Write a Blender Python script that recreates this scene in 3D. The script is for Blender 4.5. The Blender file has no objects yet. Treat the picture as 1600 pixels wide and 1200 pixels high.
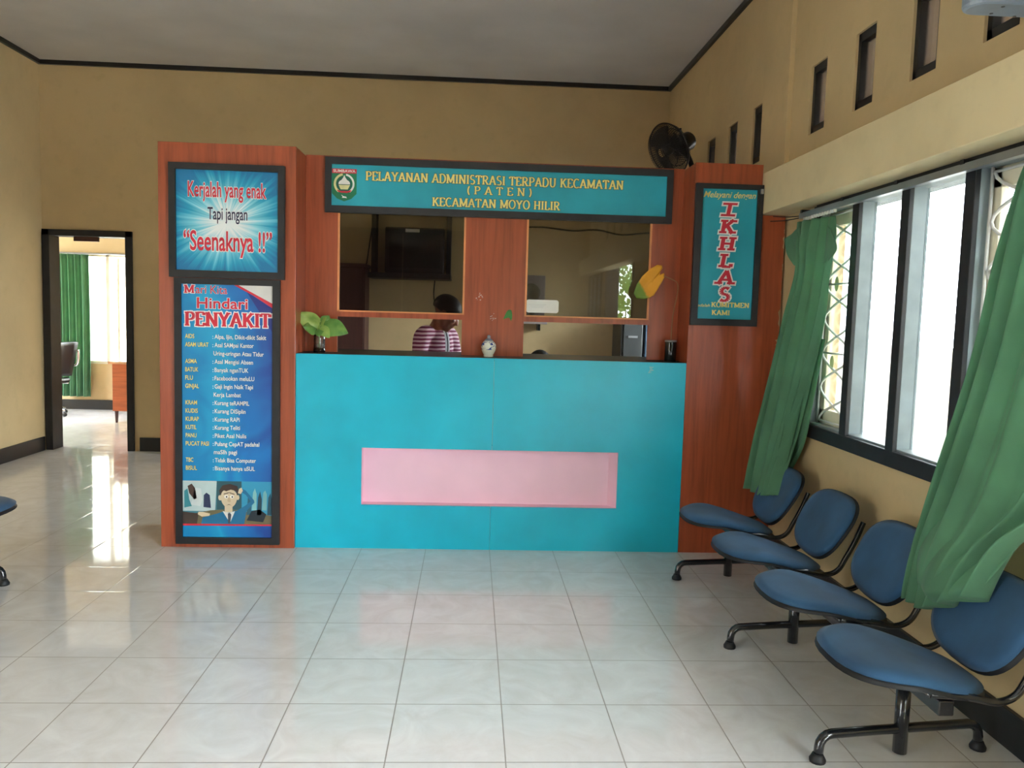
import bpy, bmesh, math, random
from mathutils import Vector, Matrix, Euler
random.seed(7)
PI = math.pi
SC = bpy.context.scene
COL = SC.collection

# ------------------------------------------------------------------ camera
cd = bpy.data.cameras.new('camera')
cam = bpy.data.objects.new('camera', cd); COL.objects.link(cam)
cd.sensor_width = 36.0
cd.lens = 1263.33 / 1600 * 36.0
cd.clip_start = 0.05
CP, CY, CR = 0.0861364, 0.0527068, 0.0283985          # pitch down, yaw right, roll
fw = Vector((math.sin(CY)*math.cos(CP), math.cos(CY)*math.cos(CP), -math.sin(CP)))
rt = Vector((math.cos(CY), -math.sin(CY), 0)); up = rt.cross(fw)
rt2 = rt*math.cos(CR) + up*math.sin(CR); up2 = -rt*math.sin(CR) + up*math.cos(CR)
M = Matrix((rt2, up2, -fw)).transposed().to_4x4()
M.translation = Vector((-0.15017, -4.56853, 1.48591))
cam.matrix_world = M
SC.camera = cam

# ------------------------------------------------------------------ daylight and exposure
SC.view_settings.view_transform = 'Standard'
SC.view_settings.look = 'None'
SC.view_settings.exposure = 0.0
SC.view_settings.gamma = 1.0
SC.view_settings.use_curve_mapping = False
w = bpy.data.worlds.new('overcast_sky'); SC.world = w; w.use_nodes = True
bg = w.node_tree.nodes['Background']
bg.inputs[0].default_value = (0.87, 0.945, 1.0, 1)
bg.inputs[1].default_value = SKY_STRENGTH = 40.0
SC.cycles.max_bounces = 12
SC.cycles.diffuse_bounces = 6
SC.cycles.transparent_max_bounces = 16

def portal(name, loc, rot, sx, sy):
    l = bpy.data.lights.new(name, 'AREA'); l.shape = 'RECTANGLE'; l.size = sx; l.size_y = sy
    l.cycles.is_portal = True
    o = bpy.data.objects.new(name, l); COL.objects.link(o); o.location = loc; o.rotation_euler = rot
portal('daylight_window', (2.0, -1.45, 1.51), (0, PI/2, 0), 1.26, 2.8)
portal('daylight_door', (2.0, -4.75, 1.2), (0, PI/2, 0), 2.4, 2.0)
portal('daylight_door', (-4.6, -6.15, 1.2), (0, -PI/2, 0), 2.4, .9)  # sky portal of the added left doorway
portal('daylight_window', (2.0, -6.8, 1.51), (0, PI/2, 0), 1.26, 1.3)
portal('daylight_window', (2.0, 2.4, 1.51), (0, PI/2, 0), 1.26, 1.6)
portal('daylight_window', (-8.25, 5.25, 1.45), (0, -PI/2, 0), 1.7, 1.5)  # sky portal of the opening added to brighten the far room
portal('daylight_window', (-4.95, 7.1, 1.4), (-PI/2, 0, 0), 1.76, 1.52)

# ------------------------------------------------------------------ materials
def lin(c):
    return tuple(((x/255)/12.92 if x/255 <= .04045 else ((x/255+.055)/1.055)**2.4) for x in c) + (1.0,)
def newmat(name):
    m = bpy.data.materials.new(name); m.use_nodes = True
    nt = m.node_tree; return m, nt, nt.nodes['Principled BSDF']
def N(nt, t, **kw):
    n = nt.nodes.new(t)
    for k, v in kw.items():
        if k.startswith('i_'): n.inputs[k[2:].replace('_', ' ')].default_value = v
        else: setattr(n, k, v)
    return n
def math_n(nt, op, a, b=None):
    n = nt.nodes.new('ShaderNodeMath'); n.operation = op
    for i, x in enumerate((a, b)):
        if x is None: continue
        if isinstance(x, (int, float)): n.inputs[i].default_value = x
        else: nt.links.new(x, n.inputs[i])
    return n.outputs[0]
def mixc(nt, fac, a, b):
    n = nt.nodes.new('ShaderNodeMix'); n.data_type = 'RGBA'
    for s, x in ((0, fac), (6, a), (7, b)):
        if isinstance(x, (int, float, tuple)): n.inputs[s].default_value = x
        else: nt.links.new(x, n.inputs[s])
    return n.outputs[2]
def coords(nt, kind='Object', scale=(1, 1, 1)):
    tc = nt.nodes.new('ShaderNodeTexCoord'); mp = nt.nodes.new('ShaderNodeMapping')
    mp.inputs['Scale'].default_value = scale
    nt.links.new(tc.outputs[kind], mp.inputs[0]); return mp.outputs[0]
def noise(nt, vec, scale=5, detail=3, rough=.5, dist=0):
    n = N(nt, 'ShaderNodeTexNoise'); n.inputs['Scale'].default_value = scale
    n.inputs['Detail'].default_value = detail; n.inputs['Roughness'].default_value = rough
    n.inputs['Distortion'].default_value = dist
    nt.links.new(vec, n.inputs['Vector']); return n.outputs['Fac']
def ramp(nt, fac, stops):
    n = nt.nodes.new('ShaderNodeValToRGB'); r = n.color_ramp
    while len(r.elements) < len(stops): r.elements.new(.5)
    for e, (p, c) in zip(r.elements, stops): e.position = p; e.color = c
    nt.links.new(fac, n.inputs[0]); return n.outputs[0]
def bump(nt, b, h, strength=.2, dist=.01):
    n = nt.nodes.new('ShaderNodeBump'); n.inputs['Strength'].default_value = strength
    n.inputs['Distance'].default_value = dist
    nt.links.new(h, n.inputs['Height']); nt.links.new(n.outputs[0], b.inputs['Normal'])
def plain(name, c, rough=.5, metal=0, var=.12, scale=6, coat=0, bmp=0, bscale=60):
    """a painted or moulded surface with a little uneven wear"""
    m, nt, b = newmat(name)
    v = coords(nt); f = noise(nt, v, scale, 4)
    c0 = lin(tuple(x*(1-var) for x in c)); c1 = lin(tuple(min(255, x*(1+var*.5)) for x in c))
    nt.links.new(ramp(nt, f, [(.3, c0), (.7, c1)]), b.inputs['Base Color'])
    b.inputs['Roughness'].default_value = rough; b.inputs['Metallic'].default_value = metal
    b.inputs['Coat Weight'].default_value = coat
    if bmp: bump(nt, b, noise(nt, v, bscale, 2), bmp, .004)
    return m
def wall_paint(name, c):
    m, nt, b = newmat(name)
    v = coords(nt)
    f = noise(nt, v, .9, 5, .6); g = noise(nt, v, 7, 4, .6)
    c0 = lin(tuple(x*.93 for x in c)); c1 = lin(c); c2 = lin(tuple(x*.86 for x in c))
    a = ramp(nt, f, [(.35, c0), (.6, c1)])
    nt.links.new(mixc(nt, math_n(nt, 'MULTIPLY', ramp(nt, g, [(.56, (0,0,0,1)), (.8, (1,1,1,1))]), .35), a, c2), b.inputs['Base Color'])
    b.inputs['Roughness'].default_value = .7
    bump(nt, b, noise(nt, v, 25, 4), .12, .006)
    return m
def wood(name, c, rough=.32, var=.16, axis='z', scale=1.0):
    m, nt, b = newmat(name)
    s = {'z': (9, 9, .55), 'x': (.55, 9, 9), 'y': (9, .55, 9)}[axis]
    v = coords(nt, 'Object', tuple(k*scale for k in s))
    f = noise(nt, v, 3.2, 6, .62, .35); g = noise(nt, coords(nt, 'Object', (1.2, 1.2, .8)), 1.6, 2)
    c0 = lin(tuple(x*(1-var*1.3) for x in c)); c1 = lin(c); c2 = lin(tuple(min(255, x*(1+var*.6)) for x in c))
    a = ramp(nt, f, [(.25, c0), (.5, c1), (.75, c2)])
    nt.links.new(mixc(nt, math_n(nt, 'MULTIPLY', g, .35), a, c0), b.inputs['Base Color'])
    b.inputs['Roughness'].default_value = rough
    bump(nt, b, f, .05, .002)
    return m
def fabric(name, c, rough=.9, trans=0.0, weave=420, var=.15):
    m, nt, b = newmat(name)
    v = coords(nt); f = noise(nt, v, 5, 4)
    w_ = noise(nt, v, weave, 1)
    c0 = lin(tuple(x*(1-var) for x in c)); c1 = lin(tuple(min(255, x*(1+var*.5)) for x in c))
    nt.links.new(ramp(nt, f, [(.3, c0), (.7, c1)]), b.inputs['Base Color'])
    b.inputs['Roughness'].default_value = rough
    b.inputs['Sheen Weight'].default_value = .1
    bump(nt, b, w_, .25, .002)
    if trans:
        t = N(nt, 'ShaderNodeBsdfTranslucent'); t.inputs[0].default_value = lin(tuple(min(255, x*1.25) for x in c))
        mx = N(nt, 'ShaderNodeMixShader'); mx.inputs[0].default_value = trans
        nt.links.new(b.outputs[0], mx.inputs[1]); nt.links.new(t.outputs[0], mx.inputs[2])
        nt.links.new(mx.outputs[0], nt.nodes['Material Output'].inputs[0])
    return m
def glass(name, tint=(1, 1, 1), refl=1.0, dirt=0.0, rough=0.0):
    m, nt, b = newmat(name); nt.nodes.remove(b)
    tr = N(nt, 'ShaderNodeBsdfTransparent'); tr.inputs[0].default_value = tuple(tint) + (1,)
    gl = N(nt, 'ShaderNodeBsdfGlossy'); gl.inputs['Roughness'].default_value = rough
    fr = N(nt, 'ShaderNodeFresnel'); fr.inputs[0].default_value = 1.5
    mx = N(nt, 'ShaderNodeMixShader')
    nt.links.new(math_n(nt, 'MULTIPLY', fr.outputs[0], refl), mx.inputs[0])
    nt.links.new(tr.outputs[0], mx.inputs[1]); nt.links.new(gl.outputs[0], mx.inputs[2])
    out = mx.outputs[0]
    if dirt:
        df = N(nt, 'ShaderNodeBsdfDiffuse'); df.inputs[0].default_value = lin((138, 126, 118))
        m2 = N(nt, 'ShaderNodeMixShader')
        f = ramp(nt, noise(nt, coords(nt), 9, 4), [(.3, (dirt*.7,)*3 + (1,)), (.7, (dirt,)*3 + (1,))])
        nt.links.new(f, m2.inputs[0]); nt.links.new(out, m2.inputs[1]); nt.links.new(df.outputs[0], m2.inputs[2]); out = m2.outputs[0]
    nt.links.new(out, nt.nodes['Material Output'].inputs[0])
    return m
def floor_tiles():
    m, nt, b = newmat('glazed_floor_tiles')
    v = coords(nt, 'Object')
    sx = N(nt, 'ShaderNodeSeparateXYZ'); nt.links.new(v, sx.inputs[0])
    def edge(o):
        t = math_n(nt, 'FRACT', math_n(nt, 'DIVIDE', math_n(nt, 'ADD', o, 40.0), .4))
        return math_n(nt, 'MINIMUM', t, math_n(nt, 'SUBTRACT', 1.0, t))
    e = math_n(nt, 'MINIMUM', edge(sx.outputs[0]), edge(sx.outputs[1]))
    grout = math_n(nt, 'LESS_THAN', e, .0055)
    soft = math_n(nt, 'MINIMUM', math_n(nt, 'MULTIPLY', e, 60.0), 1.0)
    cells = N(nt, 'ShaderNodeTexWhiteNoise'); cells.noise_dimensions = '2D'
    cb = N(nt, 'ShaderNodeCombineXYZ')
    for i in (0, 1):
        nt.links.new(math_n(nt, 'FLOOR', math_n(nt, 'DIVIDE', math_n(nt, 'ADD', sx.outputs[i], 40.0), .4)), cb.inputs[i])
    nt.links.new(cb.outputs[0], cells.inputs['Vector'])
    vein = noise(nt, v, 4.5, 6, .62, 1.6)
    a = ramp(nt, vein, [(.33, lin((219, 219, 218))), (.52, lin((227, 228, 229))), (.68, lin((234, 236, 237)))])
    a = mixc(nt, math_n(nt, 'MULTIPLY', cells.outputs['Value'], .2), a, lin((212, 211, 209)))
    nt.links.new(mixc(nt, grout, a, lin((150, 147, 142))), b.inputs['Base Color'])
    nt.links.new(math_n(nt, 'ADD', math_n(nt, 'MULTIPLY', grout, .3), .07), b.inputs['Roughness'])
    b.inputs['IOR'].default_value = 1.55
    wav = noise(nt, v, 3.0, 1)
    h = math_n(nt, 'ADD', math_n(nt, 'MULTIPLY', soft, .35), math_n(nt, 'MULTIPLY', wav, .55))
    bump(nt, b, h, .16, .006)
    return m

CREAM = (208, 184, 139)
m_wall = wall_paint('cream_wall_paint', CREAM)
m_wall2 = wall_paint('pale_cream_wall_paint', (224, 206, 162))
m_ceil = plain('white_ceiling_board', (196, 193, 190), .9, var=.06, scale=1.2)
m_floor = floor_tiles()
m_black = plain('black_gloss_paint', (27, 28, 30), .35, var=.2)
m_blackm = plain('black_matt_board', (30, 31, 34), .55, var=.25, scale=12)
m_wood = wood('red_brown_laminate', (162, 78, 48), var=.2)
m_dkwood = wood('dark_brown_wood', (74, 40, 36), .45)
m_edge = plain('pale_wood_edging', (222, 146, 92), .45)
m_turq = plain('turquoise_laminate', (22, 178, 204), .3, var=.07, scale=2.5)
m_pink = plain('pink_paint', (245, 200, 218), .6, var=.05, scale=2)
m_blue = fabric('blue_seat_fabric', (40, 82, 118), .85, var=.14)
m_metal = plain('black_enamelled_steel', (24, 26, 29), .22, var=.1, coat=.5)
m_green = fabric('green_curtain_cloth', (92, 142, 108), .9, trans=.22, weave=260, var=.1)
m_white = plain('white_paint', (238, 238, 236), .45, var=.04)
m_cream = plain('cream_window_paint', (228, 222, 200), .5, var=.06)
m_grey = plain('pale_grey_reveal_paint', (138, 150, 154), .5, var=.1)
m_conc = plain('pale_concrete', (196, 194, 188), .85, var=.1, scale=1)
m_tint = glass('smoky_tinted_glass', (.54, .53, .50), .8)
m_clear = glass('clear_window_glass', (.95, .97, .97), .8)
m_dusty = glass('dusty_vent_glass', (.75, .72, .70), .8, dirt=.55)
m_alu = plain('aluminium', (170, 174, 178), .35, .8, var=.05)
m_chrome = plain('chrome', (215, 216, 218), .12, 1.0, var=.02)

# ------------------------------------------------------------------ mesh helpers
ORG = {}
class MB:
    def __init__(s): s.v = []; s.f = []
    def add(s, vs, fs):
        n = len(s.v); s.v += [tuple(p) for p in vs]; s.f += [tuple(i+n for i in f) for f in fs]; return s
    def box(s, x0, x1, y0, y1, z0, z1):
        return s.add([(x0,y0,z0),(x1,y0,z0),(x1,y1,z0),(x0,y1,z0),(x0,y0,z1),(x1,y0,z1),(x1,y1,z1),(x0,y1,z1)],
                     [(0,3,2,1),(4,5,6,7),(0,1,5,4),(1,2,6,5),(2,3,7,6),(3,0,4,7)])
    def bar(s, a, b, wx, wz, upv=(0, 0, 1)):
        a, b = Vector(a), Vector(b); d = (b-a).normalized(); u = Vector(upv)
        if abs(d.dot(u)) > .95: u = Vector((1, 0, 0))
        x = d.cross(u).normalized()*wx/2; y = x.cross(d).normalized()*wz/2
        vs = [p+i*x+j*y for p in (a, b) for i, j in ((-1,-1),(1,-1),(1,1),(-1,1))]
        return s.add(vs, [(0,1,2,3),(7,6,5,4),(0,4,5,1),(1,5,6,2),(2,6,7,3),(3,7,4,0)])
    def tube(s, pts, r, n=10, closed=False):
        P = [Vector(p) for p in pts]; k = len(P)
        R = r if isinstance(r, (list, tuple)) else [r]*k
        vs = []; prev = None
        for i, p in enumerate(P):
            if closed: d = P[(i+1) % k]-P[i-1]
            else: d = (P[min(i+1, k-1)]-P[max(i-1, 0)])
            d.normalize()
            if prev is None:
                u = d.orthogonal().normalized()
            else:
                u = (prev-d*prev.dot(d)).normalized()
            prev = u; w_ = d.cross(u)
            for j in range(n):
                a = 2*PI*j/n; vs.append(p+(u*math.cos(a)+w_*math.sin(a))*R[i])
        fs = []
        for i in range(k if closed else k-1):
            for j in range(n):
                fs.append((i*n+j, i*n+(j+1) % n, ((i+1) % k)*n+(j+1) % n, ((i+1) % k)*n+j))
        if not closed:
            fs.append(tuple(range(n-1, -1, -1))); fs.append(tuple((k-1)*n+j for j in range(n)))
        return s.add(vs, fs)
    def lathe(s, prof, c=(0, 0, 0), n=24, mat=None):
        c = Vector(c); vs = []; fs = []
        for r, z in prof:
            for j in range(n):
                a = 2*PI*j/n; p = Vector((r*math.cos(a), r*math.sin(a), z))
                vs.append((mat @ p if mat else p)+c)
        for i in range(len(prof)-1):
            for j in range(n):
                fs.append((i*n+j, i*n+(j+1) % n, (i+1)*n+(j+1) % n, (i+1)*n+j))
        fs.append(tuple(range(n-1, -1, -1))); fs.append(tuple((len(prof)-1)*n+j for j in range(n)))
        return s.add(vs, fs)
    def ell(s, c, r, mat=None, nu=20, nv=12):
        c = Vector(c); vs = []; fs = []
        for i in range(nv+1):
            t = PI*(i/nv); tt = min(max(t, .02), PI-.02)
            for j in range(nu):
                a = 2*PI*j/nu
                p = Vector((r[0]*math.sin(tt)*math.cos(a), r[1]*math.sin(tt)*math.sin(a), r[2]*math.cos(tt)))
                vs.append((mat @ p if mat else p)+c)
        for i in range(nv):
            for j in range(nu):
                fs.append((i*nu+j, (i+1)*nu+j, (i+1)*nu+(j+1) % nu, i*nu+(j+1) % nu))
        fs.append(tuple(range(nu))); fs.append(tuple(nv*nu+j for j in range(nu-1, -1, -1)))
        return s.add(vs, fs)
    def prism(s, poly, y0, y1):
        """polygon in XZ, extruded from y0 (front) to y1"""
        n = len(poly)
        vs = [(x, y0, z) for x, z in poly]+[(x, y1, z) for x, z in poly]
        fs = [tuple(range(n)), tuple(range(2*n-1, n-1, -1))]+[(i, i+n, (i+1) % n+n, (i+1) % n) for i in range(n)]
        return s.add(vs, fs)
    def poly(s, poly, y):
        return s.add([(x, y, z) for x, z in poly], [tuple(range(len(poly)))])
    def grid(s, nu, nv, fn):
        vs = [fn(i/nu, j/nv) for j in range(nv+1) for i in range(nu+1)]
        return s.add(vs, [(j*(nu+1)+i, j*(nu+1)+i+1, (j+1)*(nu+1)+i+1, (j+1)*(nu+1)+i) for j in range(nv) for i in range(nu)])
    def build(s, name, mat, parent=None, smooth=False, bev=0, solid=0, sub=0, fix=True):
        me = bpy.data.meshes.new(name)
        o = bpy.data.objects.new(name, me); COL.objects.link(o)
        org = Vector((0, 0, 0))
        if parent is not None:
            org = ORG.get(parent.name, Vector((0, 0, 0))); o.parent = parent; ORG[o.name] = org
        me.from_pydata([tuple(Vector(p)-org) for p in s.v], [], s.f)
        if fix:
            b = bmesh.new(); b.from_mesh(me); bmesh.ops.recalc_face_normals(b, faces=b.faces); b.to_mesh(me); b.free()
        for m in (mat if isinstance(mat, (list, tuple)) else [mat]): me.materials.append(m)
        if smooth:
            for p in me.polygons: p.use_smooth = True
        if solid:
            q = o.modifiers.new('solid', 'SOLIDIFY'); q.thickness = solid; q.offset = 0
        if sub:
            q = o.modifiers.new('sub', 'SUBSURF'); q.levels = sub; q.render_levels = sub
        if bev:
            q = o.modifiers.new('bevel', 'BEVEL'); q.width = bev; q.segments = 2; q.limit_method = 'ANGLE'
        return o
def tag(o, label, cat, group=None):
    o['label'] = label; o['category'] = cat
    if group: o['group'] = group
    return o
def thing(name, loc, label, cat, group=None):
    o = bpy.data.objects.new(name, None); COL.objects.link(o); o.location = loc; o.empty_display_size = .1
    ORG[o.name] = Vector(loc)
    return tag(o, label, cat, group)
def struct(o): o['kind'] = 'structure'; return o
def structroot(name, loc=(0, 0, 0)):
    o = bpy.data.objects.new(name, None); COL.objects.link(o); o.location = loc; o.empty_display_size = .1
    ORG[o.name] = Vector(loc); return struct(o)
def copy_tree(o, parent=None):
    c = o.copy(); COL.objects.link(c)
    if parent is not None: c.parent = parent
    for ch in list(o.children): copy_tree(ch, c)
    return c
def arc(cx, cz, r, a0, a1, n=8):
    return [(cx+r*math.cos(math.radians(a0+(a1-a0)*i/n)), cz+r*math.sin(math.radians(a0+(a1-a0)*i/n))) for i in range(n+1)]
def smooth_path(pts, n=6):
    P = [Vector(p) for p in pts]; out = []
    for i in range(len(P)-1):
        p0, p1, p2, p3 = P[max(i-1, 0)], P[i], P[i+1], P[min(i+2, len(P)-1)]
        for k in range(n):
            t = k/n
            out.append(.5*((2*p1)+(p2-p0)*t+(2*p0-5*p1+4*p2-p3)*t*t+(3*p1-p0-3*p2+p3)*t**3))
    out.append(P[-1]); return out

# ------------------------------------------------------------------ room shell
def wall_holes(mb, axis, p0, p1, u0, u1, z0, z1, holes):
    us = sorted({u0, u1} | {h for q in holes for h in q[:2]}); zs = sorted({z0, z1} | {h for q in holes for h in q[2:]})
    for a, b in zip(us, us[1:]):
        run = None
        for c, d in zip(zs, zs[1:]):
            um, zm = (a+b)/2, (c+d)/2
            inside = any(h[0] < um < h[1] and h[2] < zm < h[3] for h in holes)
            if not inside: run = [run[0] if run else c, d]
            if (inside or d == zs[-1]) and run:
                if axis == 'x': mb.box(p0, p1, a, b, run[0], run[1])
                else: mb.box(a, b, p0, p1, run[0], run[1])
                run = None
XL, XR, YF, YB, H = -4.38, 1.80, -7.6, 3.70, 3.80
WZ0, WZ1 = .88, 2.14
BAYS = [(-2.87, -.03), (-7.4, -6.2), (1.6, 3.2)]
DOOR = (-5.75, -3.75, 0, 2.4)
FILL_DOOR = (-6.6, -5.7, 0, 2.4)  # unseen left doorway, added to light the counter and right wall
VENTS = [2.17, 1.62, 1.07, .09, -.46, -1.01, -1.54, -2.10, -2.66, -4.2, -4.76, -5.32, -5.88]
VW, VZ0, VZ1 = .105, 2.58, 2.97
struct(MB().box(-8.2, XR+.01, YF-.15, 7.1, -.12, 0).build('floor', m_floor))
struct(MB().box(XL-.15, XR+.2, YF-.15, YB+.15, H, H+.1).build('ceiling', m_ceil))
mb = MB(); wall_holes(mb, 'x', XR, XR+.16, YF-.15, YB+.15, 0, H,
                      [(a, b, WZ0, WZ1) for a, b in BAYS]+[DOOR]+[(c-VW, c+VW, VZ0, VZ1) for c in VENTS])
struct(mb.build('wall_right', m_wall))
mb = MB(); wall_holes(mb, 'y', YB, YB+.15, XL-.15, XR, 0, H, [(-4.36, -3.52, 0, 2.18)])
struct(mb.build('wall_back', m_wall))
mb = MB(); wall_holes(mb, 'x', XL-.15, XL, YF, YB, 0, H, [FILL_DOOR])
struct(mb.build('wall_left', m_wall))
mb = MB(); mb.box(XL-.15, XR, YF-.15, YF, 0, H)
struct(mb.build('wall_front', m_wall))
# pilaster on the right wall and the deep beam over the windows
struct(MB().box(XR-.03, XR+.02, .47, .92, 2.40, H).build('trim_1', m_wall, bev=.004))
struct(MB().box(1.63, XR+.02, YF, .66, 2.145, 2.395).build('trim_2', m_wall2, bev=.004))
# black cornice strips and skirting
struct(MB().box(XL, XR, YB-.03, YB, H-.04, H).build('trim_3', m_black))
struct(MB().box(XR-.03, XR, YF, YB-.03, H-.04, H).build('trim_4', m_black))
struct(MB().box(XL, XL+.03, YF, YB-.03, H-.04, H).build('trim_5', m_black))
struct(MB().box(-3.46, XR, YB-.015, YB, 0, .14).build('baseboard_back', m_black, bev=.003))
struct(MB().box(XR-.02, XR, DOOR[1], .42, 0, .14).build('baseboard_right', m_black, bev=.003))
struct(MB().box(XL, XL+.015, FILL_DOOR[1], YB-.05, 0, .14).build('baseboard_left', m_black, bev=.003))

# doorway in the back wall, left
d = structroot('door_1', (-3.94, YB, 0))
MB().box(-4.372, -4.30, YB-.03, YB+.17, 0, 2.19).box(-3.575, -3.51, YB-.03, YB+.17, 0, 2.19).box(-4.372, -3.51, YB-.03, YB+.17, 2.13, 2.19).build('door_frame', m_blackm, d, bev=.004)
# the room beyond it
struct(MB().box(-8.2, -2.4, YB+.15, 7.1, 2.95, 3.05).build('ceiling', m_ceil))
mb = MB(); wall_holes(mb, 'y', 6.9, 7.05, -8.2, -2.4, 0, 3.0, [(-5.83, -4.07, .64, 2.16)])
struct(mb.build('wall_far', m_wall))
struct(MB().box(-8.2, XL-.15, YB, YB+.15, 0, 3.0).build('wall_far', m_wall))
mb = MB(); wall_holes(mb, 'x', -8.2, -8.05, YB+.15, 6.9, 0, 3.0, [(4.5, 6.0, .6, 2.3)])  # unseen opening in this wall, added to brighten the far room
struct(mb.build('wall_far', m_wall))
struct(MB().box(-2.55, -2.4, YB+.15, 6.9, 0, 3.0).build('wall_far', m_wall))
struct(MB().box(-8.05, -2.55, 6.885, 6.9, 0, .135).build('baseboard_far', m_black))
wn = structroot('window_1', (-4.95, 6.95, .64))
mb = MB()
for a in (-5.83, -5.17, -4.62, -4.11): mb.box(a, a+.05, 6.88, 6.96, .64, 2.16)
mb.box(-5.83, -4.06, 6.88, 6.96, .64, .68).box(-5.83, -4.06, 6.88, 6.96, 2.11, 2.16)
mb.build('window_frame', m_cream, wn, bev=.004)
MB().box(-5.05, -5.02, 6.96, 7.3, .66, 2.05).box(-5.05, -5.02, 6.96, 7.3, 2.05, 2.10).build('casement', m_cream, wn)
for a in (-5.78, -4.57): MB().box(a, a+.5, 6.95, 6.956, .68, 2.11).build('pane', m_clear, wn)
# outside: pale paved ground, walls added to cut the window light, the eave
struct(MB().box(-30, 30, -35, 30, -.4, -.15).build('ground', m_conc))
m_baffle = plain('white_baffle_wall', (236, 236, 232), .9, var=.04, scale=1)
struct(MB().box(3.9, 4.05, -4.3, 1.2, -.15, 3.6).build('wall_added_baffle', m_baffle))  # added to dim the daylight through the right-hand windows
struct(MB().box(3.9, 4.05, 1.2, 9.0, -.15, 1.3).build('wall_added_baffle', m_baffle))  # added too, kept low so the office gets more sky
struct(MB().box(-9.5, -1.5, 9.6, 9.75, -.15, 3.2).build('wall_added_baffle', m_baffle))  # added to dim the far-room window
struct(MB().box(XR+.16, 3.0, YF-.5, YB+.5, 3.30, 3.40).build('roof_overhang', m_ceil))

# ------------------------------------------------------------------ right-hand windows
def ribbon(mb, pts, r): mb.tube(pts, r, 6)
def grille(wn, y0, y1, x=1.838):
    """white wrought-iron grille of crossing curves with small oval plates"""
    mb = MB(); yc = (y0+y1)/2; h = (y1-y0)/2-.02
    for s in (-1, 1):
        mb.bar((x, yc+s*h, WZ0+.03), (x, yc+s*h, WZ1-.03), .010, .010)
        for k in range(3):
            z0 = WZ0+.06+k*.38; z1 = z0+.38
            ribbon(mb, [(x, yc+s*h*(.92*math.cos(PI*2*t)-0*s), z0+(z1-z0)*t) for t in [i/16 for i in range(17)]], .007)
    for z in (WZ0+.06, WZ0+.44, WZ0+.82, WZ1-.06): mb.bar((x, y0+.02, z), (x, y1-.02, z), .008, .010)
    mb.build('grille', m_white, wn, smooth=True)
    mb = MB()
    for z in (1.27, 1.70): mb.ell((x, yc+h*.25, z), (.004, .026, .04))
    mb.build('oval_plate', plain('tarnished_brass_plate', (226, 216, 172), .5), wn, smooth=True)
def bay(n, y0, y1, cells, casements, full=True):
    wn = structroot('window_%d' % n, (XR, (y0+y1)/2, WZ0))
    st = (y1-y0)/cells
    mb = MB()
    mb.box(XR-.02, XR+.004, y0, y1, WZ0-.045, WZ0+.03).box(XR-.02, XR+.004, y0, y1, WZ1-.035, WZ1+.03)
    for i in range(cells+1):
        y = y1-i*st
        mb.box(XR-.018, XR+.004, y-.034, y+.034, WZ0, WZ1)
    mb.build('window_frame', m_blackm, wn, bev=.003)
    mb = MB()
    for i in range(cells+1):
        y = y1-i*st; mb.box(XR+.004, XR+.080, y-.03, y+.03, WZ0, WZ1)
    mb.box(XR+.004, XR+.16, y0, y1, WZ0+.005, WZ0+.04).box(XR+.004, XR+.16, y0, y1, WZ1-.04, WZ1-.005)
    mb.build('reveal', m_grey, wn, bev=.003)
    for i in range(cells):
        a, b = y1-(i+1)*st+.03, y1-i*st-.03
        if i in casements:
            mb = MB()
            for p, q in ((a, a+.055), (b-.055, b)): mb.box(XR+.055, XR+.085, p, q, WZ0+.04, WZ1-.04)
            mb.box(XR+.055, XR+.085, a, b, WZ0+.04, WZ0+.12).box(XR+.055, XR+.085, a, b, WZ1-.12, WZ1-.04)
            mb.build('casement', m_cream, wn, bev=.003)
            MB().box(XR+.066, XR+.070, a+.05, b-.05, WZ0+.11, WZ1-.11).build('pane', m_clear, wn)
            if full: grille(wn, a, b)
        else:
            MB().box(XR+.066, XR+.070, a, b, WZ0+.03, WZ1-.03).build('pane', m_clear, wn)
bay(2, BAYS[0][0], BAYS[0][1], 6, (0, 3))
bay(3, BAYS[1][0], BAYS[1][1], 3, (), False)
d = structroot('door_fill_left', (XL, -6.05, 0))  # frame of the added doorway that lets in fill daylight
MB().box(XL-.17, XL+.02, FILL_DOOR[0], FILL_DOOR[0]+.06, 0, 2.4).box(XL-.17, XL+.02, FILL_DOOR[1]-.06, FILL_DOOR[1], 0, 2.4).box(XL-.17, XL+.02, FILL_DOOR[0], FILL_DOOR[1], 2.34, 2.4).build('door_frame', m_black, d, bev=.004)
d = structroot('door_dark_added', (-1.3, YF, 0))  # unseen dark door, added to weaken the front wall's reflection in the glass
for a, b in ((-2.7, -1.31), (-1.29, .1)): MB().box(a, b, YF, YF+.04, .01, 2.75).build('door_leaf', m_dkwood, d, bev=.005)
MB().box(-2.78, -2.7, YF-.01, YF+.05, 0, 2.83).box(.1, .18, YF-.01, YF+.05, 0, 2.83).box(-2.78, .18, YF-.01, YF+.05, 2.75, 2.83).build('door_frame', m_blackm, d)
d = structroot('door_2', (XR, -4.65, 0))
MB().box(XR-.02, XR+.17, DOOR[0], DOOR[0]+.06, 0, 2.4).box(XR-.02, XR+.17, DOOR[1]-.06, DOOR[1], 0, 2.4).box(XR-.02, XR+.17, DOOR[0], DOOR[1], 2.34, 2.4).build('door_frame', m_black, d, bev=.004)
bay(4, BAYS[2][0], BAYS[2][1], 3, (), False)
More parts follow.
